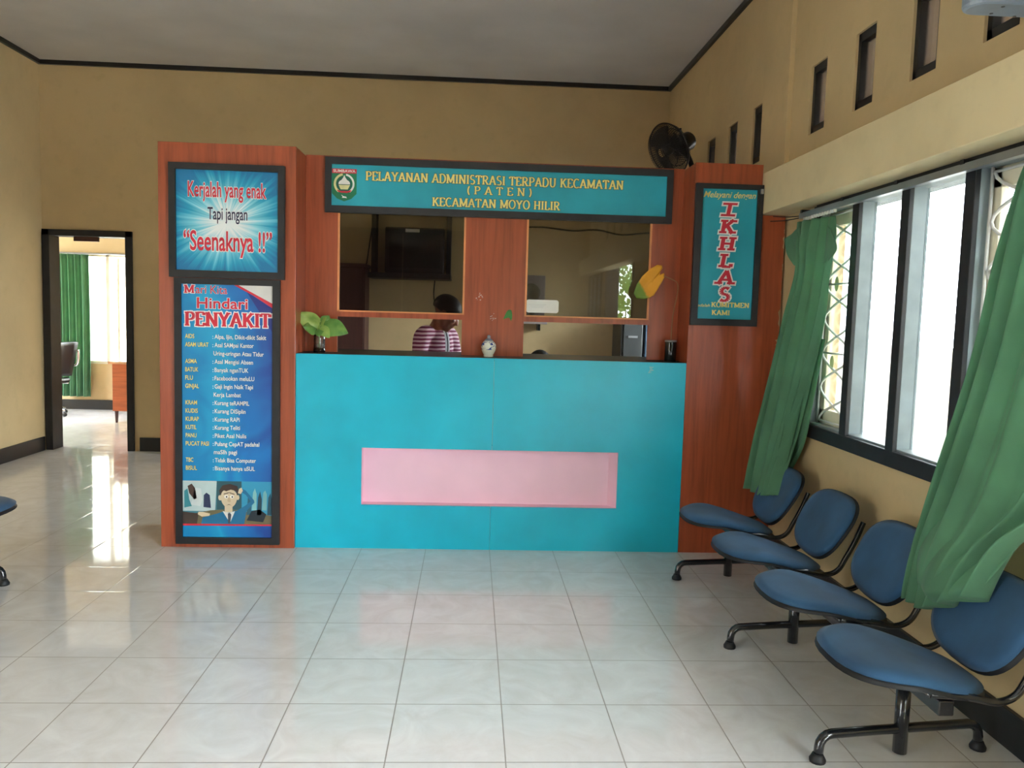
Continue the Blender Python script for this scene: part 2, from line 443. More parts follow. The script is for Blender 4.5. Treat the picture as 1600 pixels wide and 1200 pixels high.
for i, c in enumerate(VENTS):
    wn = structroot('window_%d' % (5+i), (XR, c, VZ0))
    MB().box(XR+.014, XR+.06, c-VW, c-VW+.03, VZ0, VZ1).box(XR+.014, XR+.06, c+VW-.03, c+VW, VZ0, VZ1).box(XR+.014, XR+.06, c-VW, c+VW, VZ0, VZ0+.045).box(XR+.014, XR+.06, c-VW, c+VW, VZ1-.045, VZ1).build('window_frame', m_black, wn)
    MB().box(XR+.045, XR+.049, c-VW+.03, c+VW-.03, VZ0+.045, VZ1-.045).build('pane', m_dusty, wn)

# ------------------------------------------------------------------ reception booth
YP = .425                     # front plane of the booth
YW = .69                      # window panel set back behind the counter top
cb = thing('reception_counter', (0, YP, 0), 'turquoise reception counter with pink recessed niche below black top', 'counter')
nx0, nx1, nz0, nz1 = -.808, .797, .276, .636
def front_half(x0, x1, hx0, hx1):
    mb = MB(); y0, y1 = YP, YP+.02
    mb.box(x0, x1, y0, y1, 0, nz0).box(x0, x1, y0, y1, nz1, 1.2105)
    if hx0 > x0: mb.box(x0, hx0, y0, y1, nz0, nz1)
    if hx1 < x1: mb.box(hx1, x1, y0, y1, nz0, nz1)
    mb.build('front_panel', m_turq, cb)
front_half(-1.212, -.0008, nx0, -.0008); front_half(.0008, 1.203, .0008, nx1)
mb = MB()
ND = .09
mb.box(nx0-.01, nx1+.01, YP+ND, YP+ND+.01, nz0-.01, nz1+.01)
mb.box(nx0-.01, nx1+.01, YP+.0205, YP+ND, nz0-.012, nz0).box(nx0-.01, nx1+.01, YP+.0205, YP+ND, nz1, nz1+.012)
mb.box(nx0-.012, nx0, YP+.0205, YP+ND, nz0, nz1).box(nx1, nx1+.012, YP+.0205, YP+ND, nz0, nz1)
mb.add([(nx1, YP+.021, nz0), (nx1, YP+ND, nz0), (nx1-.045, YP+ND, nz0), (nx1, YP+.021, nz1), (nx1, YP+ND, nz1), (nx1-.045, YP+ND, nz1)], [(0, 1, 2), (3, 5, 4), (0, 2, 5, 3), (1, 4, 5, 2), (0, 3, 4, 1)])
mb.build('niche', m_pink, cb)
MB().box(-1.212, 1.203, YP+.0205, 1.12, 1.19, 1.211).build('countertop', m_black, cb)
# a scratch in the turquoise, top right
MB().poly([(.968, 1.185), (1.0, 1.182), (.985, 1.172), (1.0, 1.160), (.972, 1.150), (.99, 1.145), (.962, 1.142), (.974, 1.168)], YP-.0006).build('scuff_mark', plain('bare_chipped_laminate', (120, 190, 200), .7), cb)

lp = thing('pillar_cabinet', (-1.615, YP, 0), 'tall red-brown laminate pillar left of counter carrying two blue posters', 'cabinet')
MB().box(-2.021, -1.213, YP-.02, YP, 0, 2.443).build('front_board', m_wood, lp, bev=.002)
MB().box(-1.233, -1.2135, YP, 1.0, 0, 2.443).box(-2.02, -2.0, YP, 1.0, 0, 2.44).build('side_board', m_wood, lp)
MB().box(-2.0, -1.233, YP, 1.0, 2.42, 2.44).build('top_board', m_wood, lp)
rp = thing('pillar_cabinet', (1.5, YP, 0), 'red-brown laminate pillar right of counter under the window beam, chipped edge', 'cabinet')
MB().prism([(1.205, 0), (1.782, 0), (1.782, 2.14), (1.626, 2.14), (1.626, 2.445), (1.205, 2.445)], YP-.0, YP+.02).build('front_board', m_wood, rp)
MB().box(1.206, 1.224, YP+.02, 1.0, 0, 2.443).build('side_board', m_wood, rp)
MB().box(1.224, 1.625, YP+.02, 1.0, 2.42, 2.44).build('top_board', m_wood, rp)
rnd = random.Random(3)
m_chip = plain('bare_chipboard', (178, 152, 118), .9)
for z, hh, ww in ((2.03, .03, .006), (1.93, .09, .009), (1.80, .05, .006), (1.66, .02, .004), (1.45, .12, .012), (1.33, .05, .02), (1.27, .05, .008)):
    pts = [(1.783, z), (1.783-ww, z+.2*hh), (1.783-ww*.5, z+.5*hh), (1.783-ww*1.2, z+.8*hh), (1.783, z+hh)]
    MB().poly(pts, YP-.0006).build('chip', m_chip, rp)

pn = thing('window_partition', (0, YW, 1.211), 'red-brown wood partition with two framed windows above the counter', 'partition')
W1, W2 = (-1.008, -.197), (.196, 1.008)
ZR0, ZR1, ZT = 1.440, 1.474, 2.25
mb = MB(); wall_holes(mb, 'y', YW, YW+.02, -1.212, 1.205, 1.2115, 2.45,
    [(W1[0], W1[1], ZR1, ZT), (W2[0], W2[1], ZR1, ZT), (W1[0], W1[1]-.012, 1.2115, ZR0), (W2[0]-.004, W2[1], 1.2115, ZR0)])
mb.build('board', m_wood, pn)
for a, b in (W1, W2):
    mb = MB(); t = .011
    mb.box(a-.001, a+t, YW-.004, YW+.024, ZR1, ZT).box(b-t, b+.001, YW-.004, YW+.024, ZR1, ZT).box(a-.001, b+.001, YW-.004, YW+.024, ZR1-.001, ZR1+t*.7)
    mb.build('window_edging', m_edge, pn)
    MB().box(a+t, b-t, YW+.008, YW+.012, ZR1+.007, ZT).build('glass_pane', m_tint, pn)
# white flakes where stickers were torn off the middle board
mb = MB()
for cx, cz, sc in ((-.10, 1.585, .022), (-.008, 1.463, .018)):
    for k in range(9):
        a = rnd.uniform(0, 2*PI); r = sc*rnd.uniform(.2, 1.1); s_ = sc*rnd.uniform(.12, .32)
        px, pz = cx+r*math.cos(a), cz+r*1.2*math.sin(a)
        mb.poly([(px-s_, pz), (px-s_*.1, pz-s_*.5), (px+s_, pz+s_*.3), (px+.1*s_, pz+s_*.8)], YW-.0005)
mb.build('torn_sticker_flakes', plain('torn_paper', (205, 190, 188), .9), pn)
# green heart-leaf sticker and the white notice plate on the glass
lf = MB()
def leaf_shape(c, r):
    return [(c[0]+r*x, c[1]+r*z) for x, z in ((-.9, -.75), (-.55, .1), (-.25, .75), (.1, 1), (.55, .95), (.72, .2), (.70, -.5), (.55, -1.05), (.30, -.6), (.15, -.42), (-.2, -.5), (-.6, -.62))]
lf.prism(leaf_shape((.09, 1.478), .036), YW-.003, YW-.0005)
tag(lf.build('leaf', plain('dark_green_leaf', (52, 122, 44), .5, var=.25, scale=40), None), 'small green leaf stuck on the middle wood board above the porcelain jar', 'leaf')
nt_ = thing('notice_plate', (.30, YW, 1.54), 'small white rounded notice plate on the right window glass', 'notice')
def rrect(x0, x1, z0, z1, r):
    p = []
    for cx, cz, a in ((x1-r, z1-r, 0), (x0+r, z1-r, 90), (x0+r, z0+r, 180), (x1-r, z0+r, 270)): p += arc(cx, cz, r, a, a+90, 5)
    return p
MB().prism(rrect(.205, .416, 1.500, 1.584, .016), YW-.0005, YW+.006).build('plate', m_white, nt_)
mb = MB()
for k, (a, b) in enumerate(((.222, .335), (.235, .322), (.240, .316))): mb.box(a, b, YW-.0012, YW-.0006, 1.551-k*.009, 1.5525-k*.009)
mb.build('print', plain('pale_grey_print', (206, 208, 210), .6), nt_)

# ------------------------------------------------------------------ lettering
ACC = {}
def acc(parent, part, vs, fs, mat):
    ACC.setdefault((parent.name, part), (parent, []))[1].append((vs, fs, mat))
def flush_prints():
    """every printed layer of one poster becomes one part with its several inks"""
    for (pn_, part), (parent, items) in ACC.items():
        mats = []; mb = MB(); idx = []
        for vs, fs, m in items:
            if m not in mats: mats.append(m)
            mb.add(vs, fs); idx += [mats.index(m)]*len(fs)
        o = mb.build(part, mats, parent, fix=False)
        for p, i in zip(o.data.polygons, idx): p.material_index = i
    ACC.clear()
def fontmesh(s, bold=0.0, shear=0.0, spacing=1.0):
    cu = bpy.data.curves.new('lettering', 'FONT'); cu.body = s; cu.offset = bold; cu.shear = shear
    cu.space_character = spacing; cu.resolution_u = 4; cu.fill_mode = 'FRONT'
    o = bpy.data.objects.new('lettering', cu); COL.objects.link(o)
    dg = bpy.context.evaluated_depsgraph_get(); me = bpy.data.meshes.new_from_object(o.evaluated_get(dg))
    v = [(p.co.x, p.co.y) for p in me.vertices]; f = [tuple(p.vertices) for p in me.polygons]
    bpy.data.objects.remove(o); bpy.data.curves.remove(cu); bpy.data.meshes.remove(me)
    return v, f
CAP = max(p[1] for p in fontmesh('H')[0])
def text(parent, s, x0, z0, cap, mat, y, x1=None, bold=.02, outline=None, ow=.03, shear=0, spacing=1.0, align='l', maxw=None):
    """lettering on the plane y; x0 left edge, z0 baseline, cap letter height, x1 right edge (sets the width)"""
    v, f = fontmesh(s, 0, shear, spacing)
    xa, xb = min(p[0] for p in v), max(p[0] for p in v)
    sz = cap/CAP; sx = (x1-x0)/(xb-xa) if x1 is not None else sz*(maxw or 1)
    def put(bd, m, yy):
        v, f = fontmesh(s, bd, shear, spacing)
        acc(parent, 'lettering', [(x0+(p[0]-xa)*sx, yy, z0+p[1]*sz) for p in v], f, m)
    if outline is not None: put(bold+ow, outline, y+.0005)
    put(bold, mat, y)
# a seriffed stroke alphabet for the banner, PENYAKIT and IKHLAS
def A_(cx, cz, rx, rz, a0, a1, n=12): return [(cx+rx*math.cos(math.radians(a0+(a1-a0)*i/n)), cz+rz*math.sin(math.radians(a0+(a1-a0)*i/n))) for i in range(n+1)]
GL = {
 'A': (.80, [[(.08,0),(.40,1)],[(.40,1),(.72,0)],[(.2,.33),(.6,.33)]], [(.08,0),(.72,0)]),
 'C': (.74, [A_(.42,.5,.34,.5,48,312)], []),
 'D': (.78, [[(.14,0),(.14,1)],[(.14,1),(.34,1)]+A_(.34,.5,.36,.5,90,-90)+[(.14,0)]], [(.14,0),(.14,1)]),
 'E': (.66, [[(.14,0),(.14,1)],[(.14,.97),(.58,.97)],[(.14,.51),(.48,.51)],[(.14,.03),(.6,.03)],[(.58,.97),(.58,.78)],[(.6,.03),(.6,.24)]], [(.14,0),(.14,1)]),
 'H': (.82, [[(.16,0),(.16,1)],[(.66,0),(.66,1)],[(.16,.5),(.66,.5)]], [(.16,0),(.16,1),(.66,0),(.66,1)]),
 'I': (.36, [[(.18,0),(.18,1)]], [(.18,0),(.18,1)]),
 'K': (.80, [[(.16,0),(.16,1)],[(.20,.42),(.64,1)],[(.34,.58),(.68,0)]], [(.16,0),(.16,1),(.64,1),(.68,0)]),
 'L': (.64, [[(.16,0),(.16,1)],[(.16,.03),(.58,.03)],[(.58,.03),(.58,.26)]], [(.16,0),(.16,1)]),
 'M': (1.0, [[(.15,0),(.15,1)],[(.15,1),(.5,.1)],[(.5,.1),(.85,1)],[(.85,1),(.85,0)]], [(.15,0),(.85,0),(.12,1),(.88,1)]),
 'N': (.84, [[(.15,0),(.15,1)],[(.15,1),(.69,0)],[(.69,0),(.69,1)]], [(.15,0),(.15,1),(.69,1)]),
 'O': (.82, [A_(.41,.5,.34,.5,0,360,20)], []),
 'P': (.70, [[(.16,0),(.16,1)],[(.16,.97)]+A_(.36,.72,.26,.25,90,-90)+[(.16,.47)]], [(.16,0),(.16,1)]),
 'R': (.78, [[(.16,0),(.16,1)],[(.16,.97)]+A_(.36,.73,.26,.24,90,-90)+[(.16,.49)],[(.36,.49),(.66,0)]], [(.16,0),(.16,1),(.66,0)]),
 'S': (.64, [A_(.32,.75,.22,.25,40,270,10)+A_(.32,.25,.24,.25,90,-140,10)], []),
 'T': (.72, [[(.36,0),(.36,1)],[(.06,.97),(.66,.97)],[(.06,.97),(.06,.76)],[(.66,.97),(.66,.76)]], [(.36,0)]),
 'U': (.82, [[(.16,1),(.16,.34)]+A_(.41,.32,.25,.32,180,360)+[(.66,1)]], [(.16,1),(.66,1)]),
 'Y': (.78, [[(.39,0),(.39,.45)],[(.39,.45),(.10,1)],[(.39,.45),(.68,1)]], [(.39,0),(.10,1),(.68,1)]),
 '(': (.36, [A_(.5,.45,.34,.66,125,235)], []), ')': (.36, [A_(-.14,.45,.34,.66,55,-55)], []), ' ': (.38, [], []),
}
def serif(parent, s, x0, x1, z0, cap, mat, y, thick=.17, thin=.075, grow=0.0, slant=0.0, slab=.30, gap=.04, yfn=None):
    """grow widens every stroke all round (outline or shadow layer)"""
    wtot = sum(GL[c][0]+gap for c in s)-gap
    sx = (x1-x0)/wtot; mb = MB(); cur = 0
    def P(p): return (x0+(p[0]+slant*p[1])*sx, y, z0+p[1]*cap)
    k = sx/cap
    def quad(a, b, wd):
        ax, az, bx, bz = a[0]*k, a[1], b[0]*k, b[1]
        L = math.hypot(bx-ax, bz-az) or 1e-6; dx, dz = (bx-ax)/L, (bz-az)/L
        e = grow; h = wd/2+grow
        pts = [(ax-dx*e-dz*-h, az-dz*e-dx*h), (bx+dx*e-dz*-h, bz+dz*e-dx*h), (bx+dx*e+dz*-h, bz+dz*e+dx*h), (ax-dx*e+dz*-h, az-dz*e+dx*h)]
        e_ = len(mb.f)*1.2e-5
        mb.add([(P((q[0]/k, q[1]))[0], y-(e_ % 3.6e-4), P((q[0]/k, q[1]))[2]) for q in pts], [(0, 1, 2, 3)])
    for c in s:
        wd, strokes, ser = GL[c]
        for st in strokes:
            for a, b in zip(st, st[1:]):
                a2, b2 = (a[0]+cur, a[1]), (b[0]+cur, b[1])
                dx, dz = (b[0]-a[0])*k, b[1]-a[1]; L = math.hypot(dx, dz) or 1e-6
                wq = thin+(thick-thin)*abs(dz)/L
                quad(a2, b2, wq)
        for px, pz in ser:
            zz = thin/2 if pz < .5 else 1-thin/2
            quad((cur+px-slab/2, zz), (cur+px+slab/2, zz), thin)
        cur += wd+gap
    acc(parent, 'lettering', mb.v, mb.f, mat)

m_yel = plain('yellow_print', (240, 222, 132), .55, var=.05)
m_dkol = plain('dark_print', (26, 48, 66), .6, var=.05)
m_redp = plain('red_print', (206, 40, 62), .5, var=.06)
m_wht = plain('white_print', (240, 240, 238), .5, var=.03)
m_navy = plain('navy_print', (34, 36, 74), .5, var=.05)
m_flex = plain('turquoise_banner_cloth', (30, 158, 178), .5, var=.08, scale=3, bmp=.25, bscale=9)

def frame(parent, x0, x1, z0, z1, px0, px1, pz0, pz1, y0, y1):
    mb = MB()
    mb.box(x0, x1, y0, y1, z0, pz0).box(x0, x1, y0, y1, pz1, z1).box(x0, px0, y0, y1, pz0, pz1).box(px1, x1, y0, y1, pz0, pz1)
    return mb.build('frame', m_blackm, parent)

# --- long banner over the counter
YB_ = YW-.03
bn = thing('banner_sign', (0, YB_, 2.09), 'long turquoise banner in a black frame above the counter windows, yellow capitals', 'sign')
frame(bn, -1.088, 1.128, 2.095, 2.439, -1.048, 1.088, 2.139, 2.395, YB_, YW-.0005)
MB().box(-1.05, 1.09, YB_+.012, YB_+.018, 2.137, 2.397).build('poster', m_flex, bn)
yb = YB_+.0105
for s, a, b, z, c in (('PELAYANAN ADMINISTRASI TERPADU KECAMATAN', -.836, .806, 2.302, .056), ('( P A T E N )', -.198, .222, 2.239, .050), ('KECAMATAN MOYO HILIR', -.414, .402, 2.157, .054)):
    serif(bn, s, a, b, z, c, m_dkol, yb+.0009, grow=.045, thick=.2, thin=.1)
    serif(bn, s, a, b, z, c, m_yel, yb, thick=.2, thin=.1)
# crest
sh = []
cx0, cx1, cz1 = -1.046, -.892, 2.368
crest_mats = dict(g=plain('crest_green', (14, 118, 78), .5), r=m_redp, w=m_wht, y=plain('crest_cream', (226, 220, 160), .5), t=plain('crest_teal', (20, 92, 78), .5))
def crest(poly, m, k): acc(bn, 'crest', [(x, yb+.001-.0004*k, z) for x, z in poly], [tuple(range(len(poly)))], crest_mats[m])
mx = (cx0+cx1)/2
crest([(cx0, cz1), (cx1, cz1), (cx1, 2.215), (mx+.045, 2.183), (mx, 2.166), (mx-.045, 2.183), (cx0, 2.215)], 'g', 0)
crest([(cx0, cz1), (cx1, cz1), (cx1, 2.340), (cx0, 2.340)], 'r', 1)
text(bn, 'SUMBAWA', cx0+.008, 2.346, .017, m_wht, yb-.0004, x1=cx1-.008, bold=.016)
def ringseg(r0, r1, a0, a1, cz=2.275):
    n = 12; o = [(mx+r1*math.cos(math.radians(a0+(a1-a0)*i/n)), cz+r1*math.sin(math.radians(a0+(a1-a0)*i/n))) for i in range(n+1)]
    i_ = [(mx+r0*math.cos(math.radians(a0+(a1-a0)*i/n)), cz+r0*math.sin(math.radians(a0+(a1-a0)*i/n))) for i in range(n+1)]
    return o+i_[::-1]
crest(ringseg(.052, .066, 100, 235), 'y', 1); crest(ringseg(.052, .064, 80, -55), 'w', 1)
crest(A_(mx, 2.272, .047, .047, 0, 360, 24), 't', 2)
dome = [(mx-.036, 2.272)]+A_(mx, 2.276, .036, .026, 180, 120, 6)+[(mx-.008, 2.312), (mx, 2.330), (mx+.008, 2.312)]+A_(mx, 2.276, .036, .026, 60, 0, 6)+[(mx+.036, 2.272)]
crest(dome, 'w', 3)
crest([(mx-.036, 2.268), (mx+.036, 2.268), (mx+.022, 2.240), (mx-.022, 2.240)], 'y', 3)
crest([(mx-.046, 2.238), (mx-.02, 2.230), (mx+.02, 2.230), (mx+.046, 2.238), (mx+.04, 2.226), (mx+.018, 2.219), (mx-.018, 2.219), (mx-.04, 2.226)], 'r', 4)
crest([(mx-.020, 2.208), (mx-.012, 2.204), (mx-.006, 2.198), (mx+.012, 2.196), (mx+.018, 2.186), (mx+.006, 2.188), (mx-.014, 2.188), (mx-.010, 2.196)], 'w', 1)

# --- upper left poster
YS = YP-.02
def rays():
    m, nt, b = newmat('sunburst_print')
    v = coords(nt); sx = N(nt, 'ShaderNodeSeparateXYZ'); nt.links.new(v, sx.inputs[0])
    x = math_n(nt, 'SUBTRACT', sx.outputs[0], 0.0); z = math_n(nt, 'SUBTRACT', sx.outputs[2], .335)
    r = math_n(nt, 'SQRT', math_n(nt, 'ADD', math_n(nt, 'MULTIPLY', x, x), math_n(nt, 'MULTIPLY', math_n(nt, 'MULTIPLY', z, z), 1.25)))
    a = math_n(nt, 'ARCTAN2', z, x)
    cb_ = N(nt, 'ShaderNodeCombineXYZ'); nt.links.new(math_n(nt, 'MULTIPLY', math_n(nt, 'SINE', a), 5.0), cb_.inputs[0]); nt.links.new(math_n(nt, 'MULTIPLY', math_n(nt, 'COSINE', a), 5.0), cb_.inputs[1])
    f = noise(nt, cb_.outputs[0], 1.6, 3, .6)
    k = math_n(nt, 'ADD', math_n(nt, 'MULTIPLY', r, 2.7), math_n(nt, 'MULTIPLY', math_n(nt, 'SUBTRACT', .5, f), 1.1))
    nt.links.new(ramp(nt, k, [(.18, lin((236, 244, 246))), (.5, lin((120, 204, 222))), (.78, lin((20, 152, 190))), (1.0, lin((10, 116, 166)))]), b.inputs['Base Color'])
    b.inputs['Roughness'].default_value = .45; return m
p1 = thing('poster', (-1.6175, YS, 1.65), 'square light-blue sunburst poster with red lettering at the pillar top', 'poster')
frame(p1, -1.951, -1.274, 1.651, 2.322, -1.912, -1.313, 1.694, 2.284, YS-.03, YS)
MB().box(-1.914, -1.311, YS-.012, YS-.002, 1.69, 2.287).build('print', rays(), p1)
y1 = YS-.0135
text(p1, 'Kerjalah yang enak', -1.842, 2.130, .085, m_redp, y1, x1=-1.388, bold=.018, outline=m_wht, ow=.03, spacing=1.02)
text(p1, 'Tapi jangan', -1.728, 1.998, .070, m_navy, y1, x1=-1.496, bold=.012, outline=m_wht, ow=.014)
text(p1, '\u201cSeenaknya !!\u201d', -1.868, 1.815, .112, m_redp, y1, x1=-1.352, bold=.018, outline=m_wht, ow=.03)

# --- tall lower left poster
def swirl():
    m, nt, b = newmat('blue_swirl_print')
    v = coords(nt); sx = N(nt, 'ShaderNodeSeparateXYZ'); nt.links.new(v, sx.inputs[0])
    t = math_n(nt, 'ADD', math_n(nt, 'MULTIPLY', sx.outputs[0], 1.5), .5)
    t = math_n(nt, 'ADD', t, math_n(nt, 'MULTIPLY', math_n(nt, 'SUBTRACT', noise(nt, v, 2.2, 2, .5, 1.5), .5), .9))
    nt.links.new(ramp(nt, t, [(.15, lin((6, 130, 188))), (.42, lin((22, 160, 206))), (.6, lin((12, 118, 190))), (.95, lin((26, 70, 150)))]), b.inputs['Base Color'])
    b.inputs['Roughness'].default_value = .45; return m
p2 = thing('poster', (-1.617, YS, .03), 'tall blue health-slogan poster with yellow list and office cartoon near the floor', 'poster')
X0, X1, Z0, Z1 = -1.884, -1.344, .068, 1.612
frame(p2, -1.924, -1.300, .026, 1.648, X0, X1, Z0, Z1, YS-.026, YS)
MB().box(X0-.002, X1+.002, YS-.012, YS-.002, Z0-.002, Z1+.002).build('print', swirl(), p2)
y2 = YS-.0135
flat = lambda nm, poly, m, k=0: acc(p2, nm, [(x, y2+.0008-.0003*k, z) for x, z in poly], [tuple(range(len(poly)))], m)
PC = {}
def pc(n, c):
    if (n, c) not in PC: PC[(n, c)] = plain(n, c, .5, var=.05)
    return PC[(n, c)]
flat('corner_flash', [(-1.575, Z1), (X1, Z1), (X1, 1.478), (-1.46, 1.552)], m_redp)
flat('corner_flash', [(-1.548, Z1), (X1, Z1), (X1, 1.506)], pc('pale_grey_print', (226, 226, 222)), 1)
flat('corner_flash', [(-1.50, 1.575), (X1, 1.476), (X1, 1.33), (-1.42, 1.45)], pc('deep_blue_print', (34, 52, 130)))
for g_, m_, o_ in ((.10, m_wht, .0006), (0, m_redp, 0)): serif(p2, 'M', -1.868, -1.808, 1.558, .048, m_, y2+o_, thick=.24, thin=.12, grow=g_*.8)
text(p2, 'ari Kita', -1.800, 1.558, .048, m_redp, y2, x1=-1.615, bold=.004, outline=m_wht, ow=.017)
text(p2, 'Hindari', -1.792, 1.470, .062, m_redp, y2, x1=-1.495, bold=.016, outline=m_wht, ow=.028)
serif(p2, 'PENYAKIT', -1.866, -1.357, 1.362, .084, m_wht, y2+.0006, thick=.24, thin=.1, grow=.07, gap=.02)
serif(p2, 'PENYAKIT', -1.866, -1.357, 1.362, .084, m_redp, y2, thick=.24, thin=.1, gap=.02)
rows = [('AIDS', 'Alpa, Ijin, Dikit-dikit Sakit', .306), ('ASAM URAT', 'Asal SAMpai Kantor', .232), ('', 'Uring-uringan Atau Tidur', .292), ('ASMA', 'Asal Mengisi Absen', .228), ('BATUK', 'Banyak nganTUK', .200),
        ('FLU', 'Facebookan meluLU', .236), ('GINJAL', 'Gaji Ingin Naik Tapi', .228), ('', 'Kerja Lambat', .156), ('KRAM', 'Kurang teRAMPIL', .206), ('KUDIS', 'Kurang DISiplin', .184), ('KURAP', 'Kurang RAPi', .148),
        ('KUTIL', 'Kurang Teliti', .150), ('PANU', 'Piket Asal Nulis', .188), ('PUCAT PASI', 'Pulang CepAT padahal', .266), ('', 'maSIh pagi', .132), ('TBC', 'Tidak Bisa Computer', .246), ('BISUL', 'Bisanya hanya uSUL', .240)]
wl = {'AIDS': .054, 'ASAM URAT': .138, 'ASMA': .068, 'BATUK': .076, 'FLU': .044, 'GINJAL': .080, 'KRAM': .068, 'KUDIS': .072, 'KURAP': .078, 'KUTIL': .064, 'PANU': .064, 'PUCAT PASI': .138, 'TBC': .044, 'BISUL': .066}
for i, (a, b, wd) in enumerate(rows):
    z = 1.288-i*.0502
    if a: text(p2, a, -1.864, z, .025, m_yel, y2, x1=-1.864+wl[a], bold=.0165, outline=m_dkol, ow=.03)
    xo = -1.690
    if a: text(p2, ':', -1.702, z, .024, m_wht, y2, bold=.016)
    text(p2, b, xo-(0.006 if not a else 0), z, .025, m_wht, y2, x1=xo+wd, bold=.0165, outline=m_dkol, ow=.025)
# cartoon of a worried clerk in a busy office
IZ0, IZ1 = .150, .418
flat('office_cartoon', [(X0, IZ0), (X1, IZ0), (X1, IZ1), (X0, IZ1)], pc('cartoon_teal', (66, 128, 140)))
flat('office_cartoon', [(X0, .23), (-1.69, .23), (-1.68, IZ1), (X0, IZ1)], pc('cartoon_pale_wall', (186, 206, 206)), 1)
flat('office_cartoon', [(-1.68, .24), (-1.53, .24), (-1.53, IZ1), (-1.68, IZ1)], pc('cartoon_dark_teal', (44, 88, 98)), 1)
flat('office_cartoon', [(-1.53, .20), (X1, .20), (X1, IZ1), (-1.53, IZ1)], pc('cartoon_blue', (52, 150, 186)), 1)
flat('office_cartoon', [(X0, IZ0), (X1, IZ0), (X1, .205), (-1.47, .225), (-1.6, .245), (-1.72, .235), (X0, .20)], pc('cartoon_floor', (112, 104, 76)), 2)
flat('office_cartoon', [(X0, IZ0), (-1.80, IZ0), (-1.79, .215), (X0, .225)], pc('cartoon_brown', (70, 58, 52)), 3)
flat('office_cartoon', [(-1.855, .385), (-1.83, .40), (-1.81, .37), (-1.80, .31), (-1.815, .30), (-1.845, .34)], pc('cartoon_brown', (70, 52, 44)), 3)
flat('office_cartoon', [(-1.835, .27), (-1.81, .375), (-1.775, .37), (-1.765, .30), (-1.78, .26)], pc('cartoon_shirt', (206, 216, 216)), 3)
flat('office_cartoon', [(-1.76, .255), (-1.758, .33), (-1.742, .345), (-1.722, .33), (-1.715, .25)], pc('cartoon_navy', (40, 52, 84)), 3)
flat('office_cartoon', [(-1.875, .25), (-1.875, .355), (-1.855, .37), (-1.845, .30), (-1.83, .26)], pc('cartoon_monitor', (58, 140, 150)), 3)
for q in range(5):
    bx = -1.50+q*.031; bz = .26+.03*(q % 2)
    flat('office_cartoon', [(bx, bz-.05), (bx+.008, bz+.06), (bx+.02, bz+.075+.012*(q % 3)), (bx+.03, bz+.05), (bx+.028, bz-.05)], pc('cartoon_figure', [(38, 92, 112), (132, 190, 190), (40, 70, 84), (120, 176, 180), (36, 82, 100)][q]), 3)
flat('office_cartoon', [(-1.50, .175), (-1.47, .235), (-1.42, .245), (-1.38, .215), (-1.40, .165)], pc('cartoon_dark', (34, 46, 54)), 3)
su = pc('cartoon_suit', (26, 108, 148)); sk = pc('cartoon_skin', (214, 196, 164)); hr = pc('cartoon_hair', (62, 48, 44))
flat('office_cartoon', [(-1.775, IZ0), (-1.765, .19), (-1.69, .212), (-1.63, .232), (-1.56, .234), (-1.505, .27), (-1.475, .295), (-1.505, .335), (-1.545, .36), (-1.53, .374), (-1.505, .362), (-1.455, .302), (-1.452, .288), (-1.50, .235), (-1.515, IZ0)], su, 4)
flat('office_cartoon', [(-1.79, .225), (-1.765, .225), (-1.72, .215), (-1.725, .20), (-1.77, .195), (-1.795, .21)], sk, 4)
flat('office_cartoon', [(-1.645, .232), (-1.60, IZ0+.008), (-1.57, .232), (-1.605, .222)], pc('cartoon_collar', (226, 226, 220)), 5)
flat('office_cartoon', [(-1.613, .218), (-1.600, .222), (-1.592, .21), (-1.598, .16), (-1.606, .152), (-1.612, .16)], pc('cartoon_tie', (66, 74, 84)), 6)
face = A_(-1.606, .315, .048, .062, 180, 360, 14)+A_(-1.606, .33, .048, .04, 0, 180, 10)
flat('office_cartoon', [(-1.632, .225), (-1.585, .225), (-1.585, .27), (-1.632, .27)], sk, 5)
flat('office_cartoon', face, sk, 6)
flat('office_cartoon', A_(-1.659, .315, .012, .018, 0, 360, 10), sk, 5); flat('office_cartoon', A_(-1.553, .318, .010, .016, 0, 360, 10), sk, 5)
flat('office_cartoon', [(-1.660, .325), (-1.665, .36), (-1.645, .392), (-1.60, .402), (-1.555, .388), (-1.545, .35), (-1.555, .33), (-1.562, .358), (-1.595, .366), (-1.622, .356), (-1.640, .362), (-1.650, .345)], hr, 7)
flat('office_cartoon', [(-1.552, .345), (-1.545, .372), (-1.53, .38), (-1.522, .36), (-1.535, .340)], sk, 8)
for ex in (-1.622, -1.588):
    flat('office_cartoon', A_(ex, .322, .013, .011, 0, 360, 10), pc('cartoon_eye', (240, 238, 230)), 8)
    flat('office_cartoon', A_(ex+.002, .321, .005, .006, 0, 360, 8), hr, 9)
    s_ = 1 if ex < -1.6 else -1
    flat('office_cartoon', [(ex-.016, .340-.005*s_), (ex+.016, .340+.005*s_), (ex+.016, .345+.005*s_), (ex-.016, .345-.005*s_)], hr, 9)
flat('office_cartoon', [(-1.611, .318), (-1.601, .318), (-1.594, .292), (-1.606, .288), (-1.616, .294)], pc('cartoon_nose', (196, 172, 140)), 8)
flat('office_cartoon', [(-1.622, .268), (-1.606, .276), (-1.59, .268), (-1.606, .272)], hr, 9)
flat('border_strip', [(X0, .138), (X1, .142), (X1, .152), (X0, .150)], m_redp, 5)

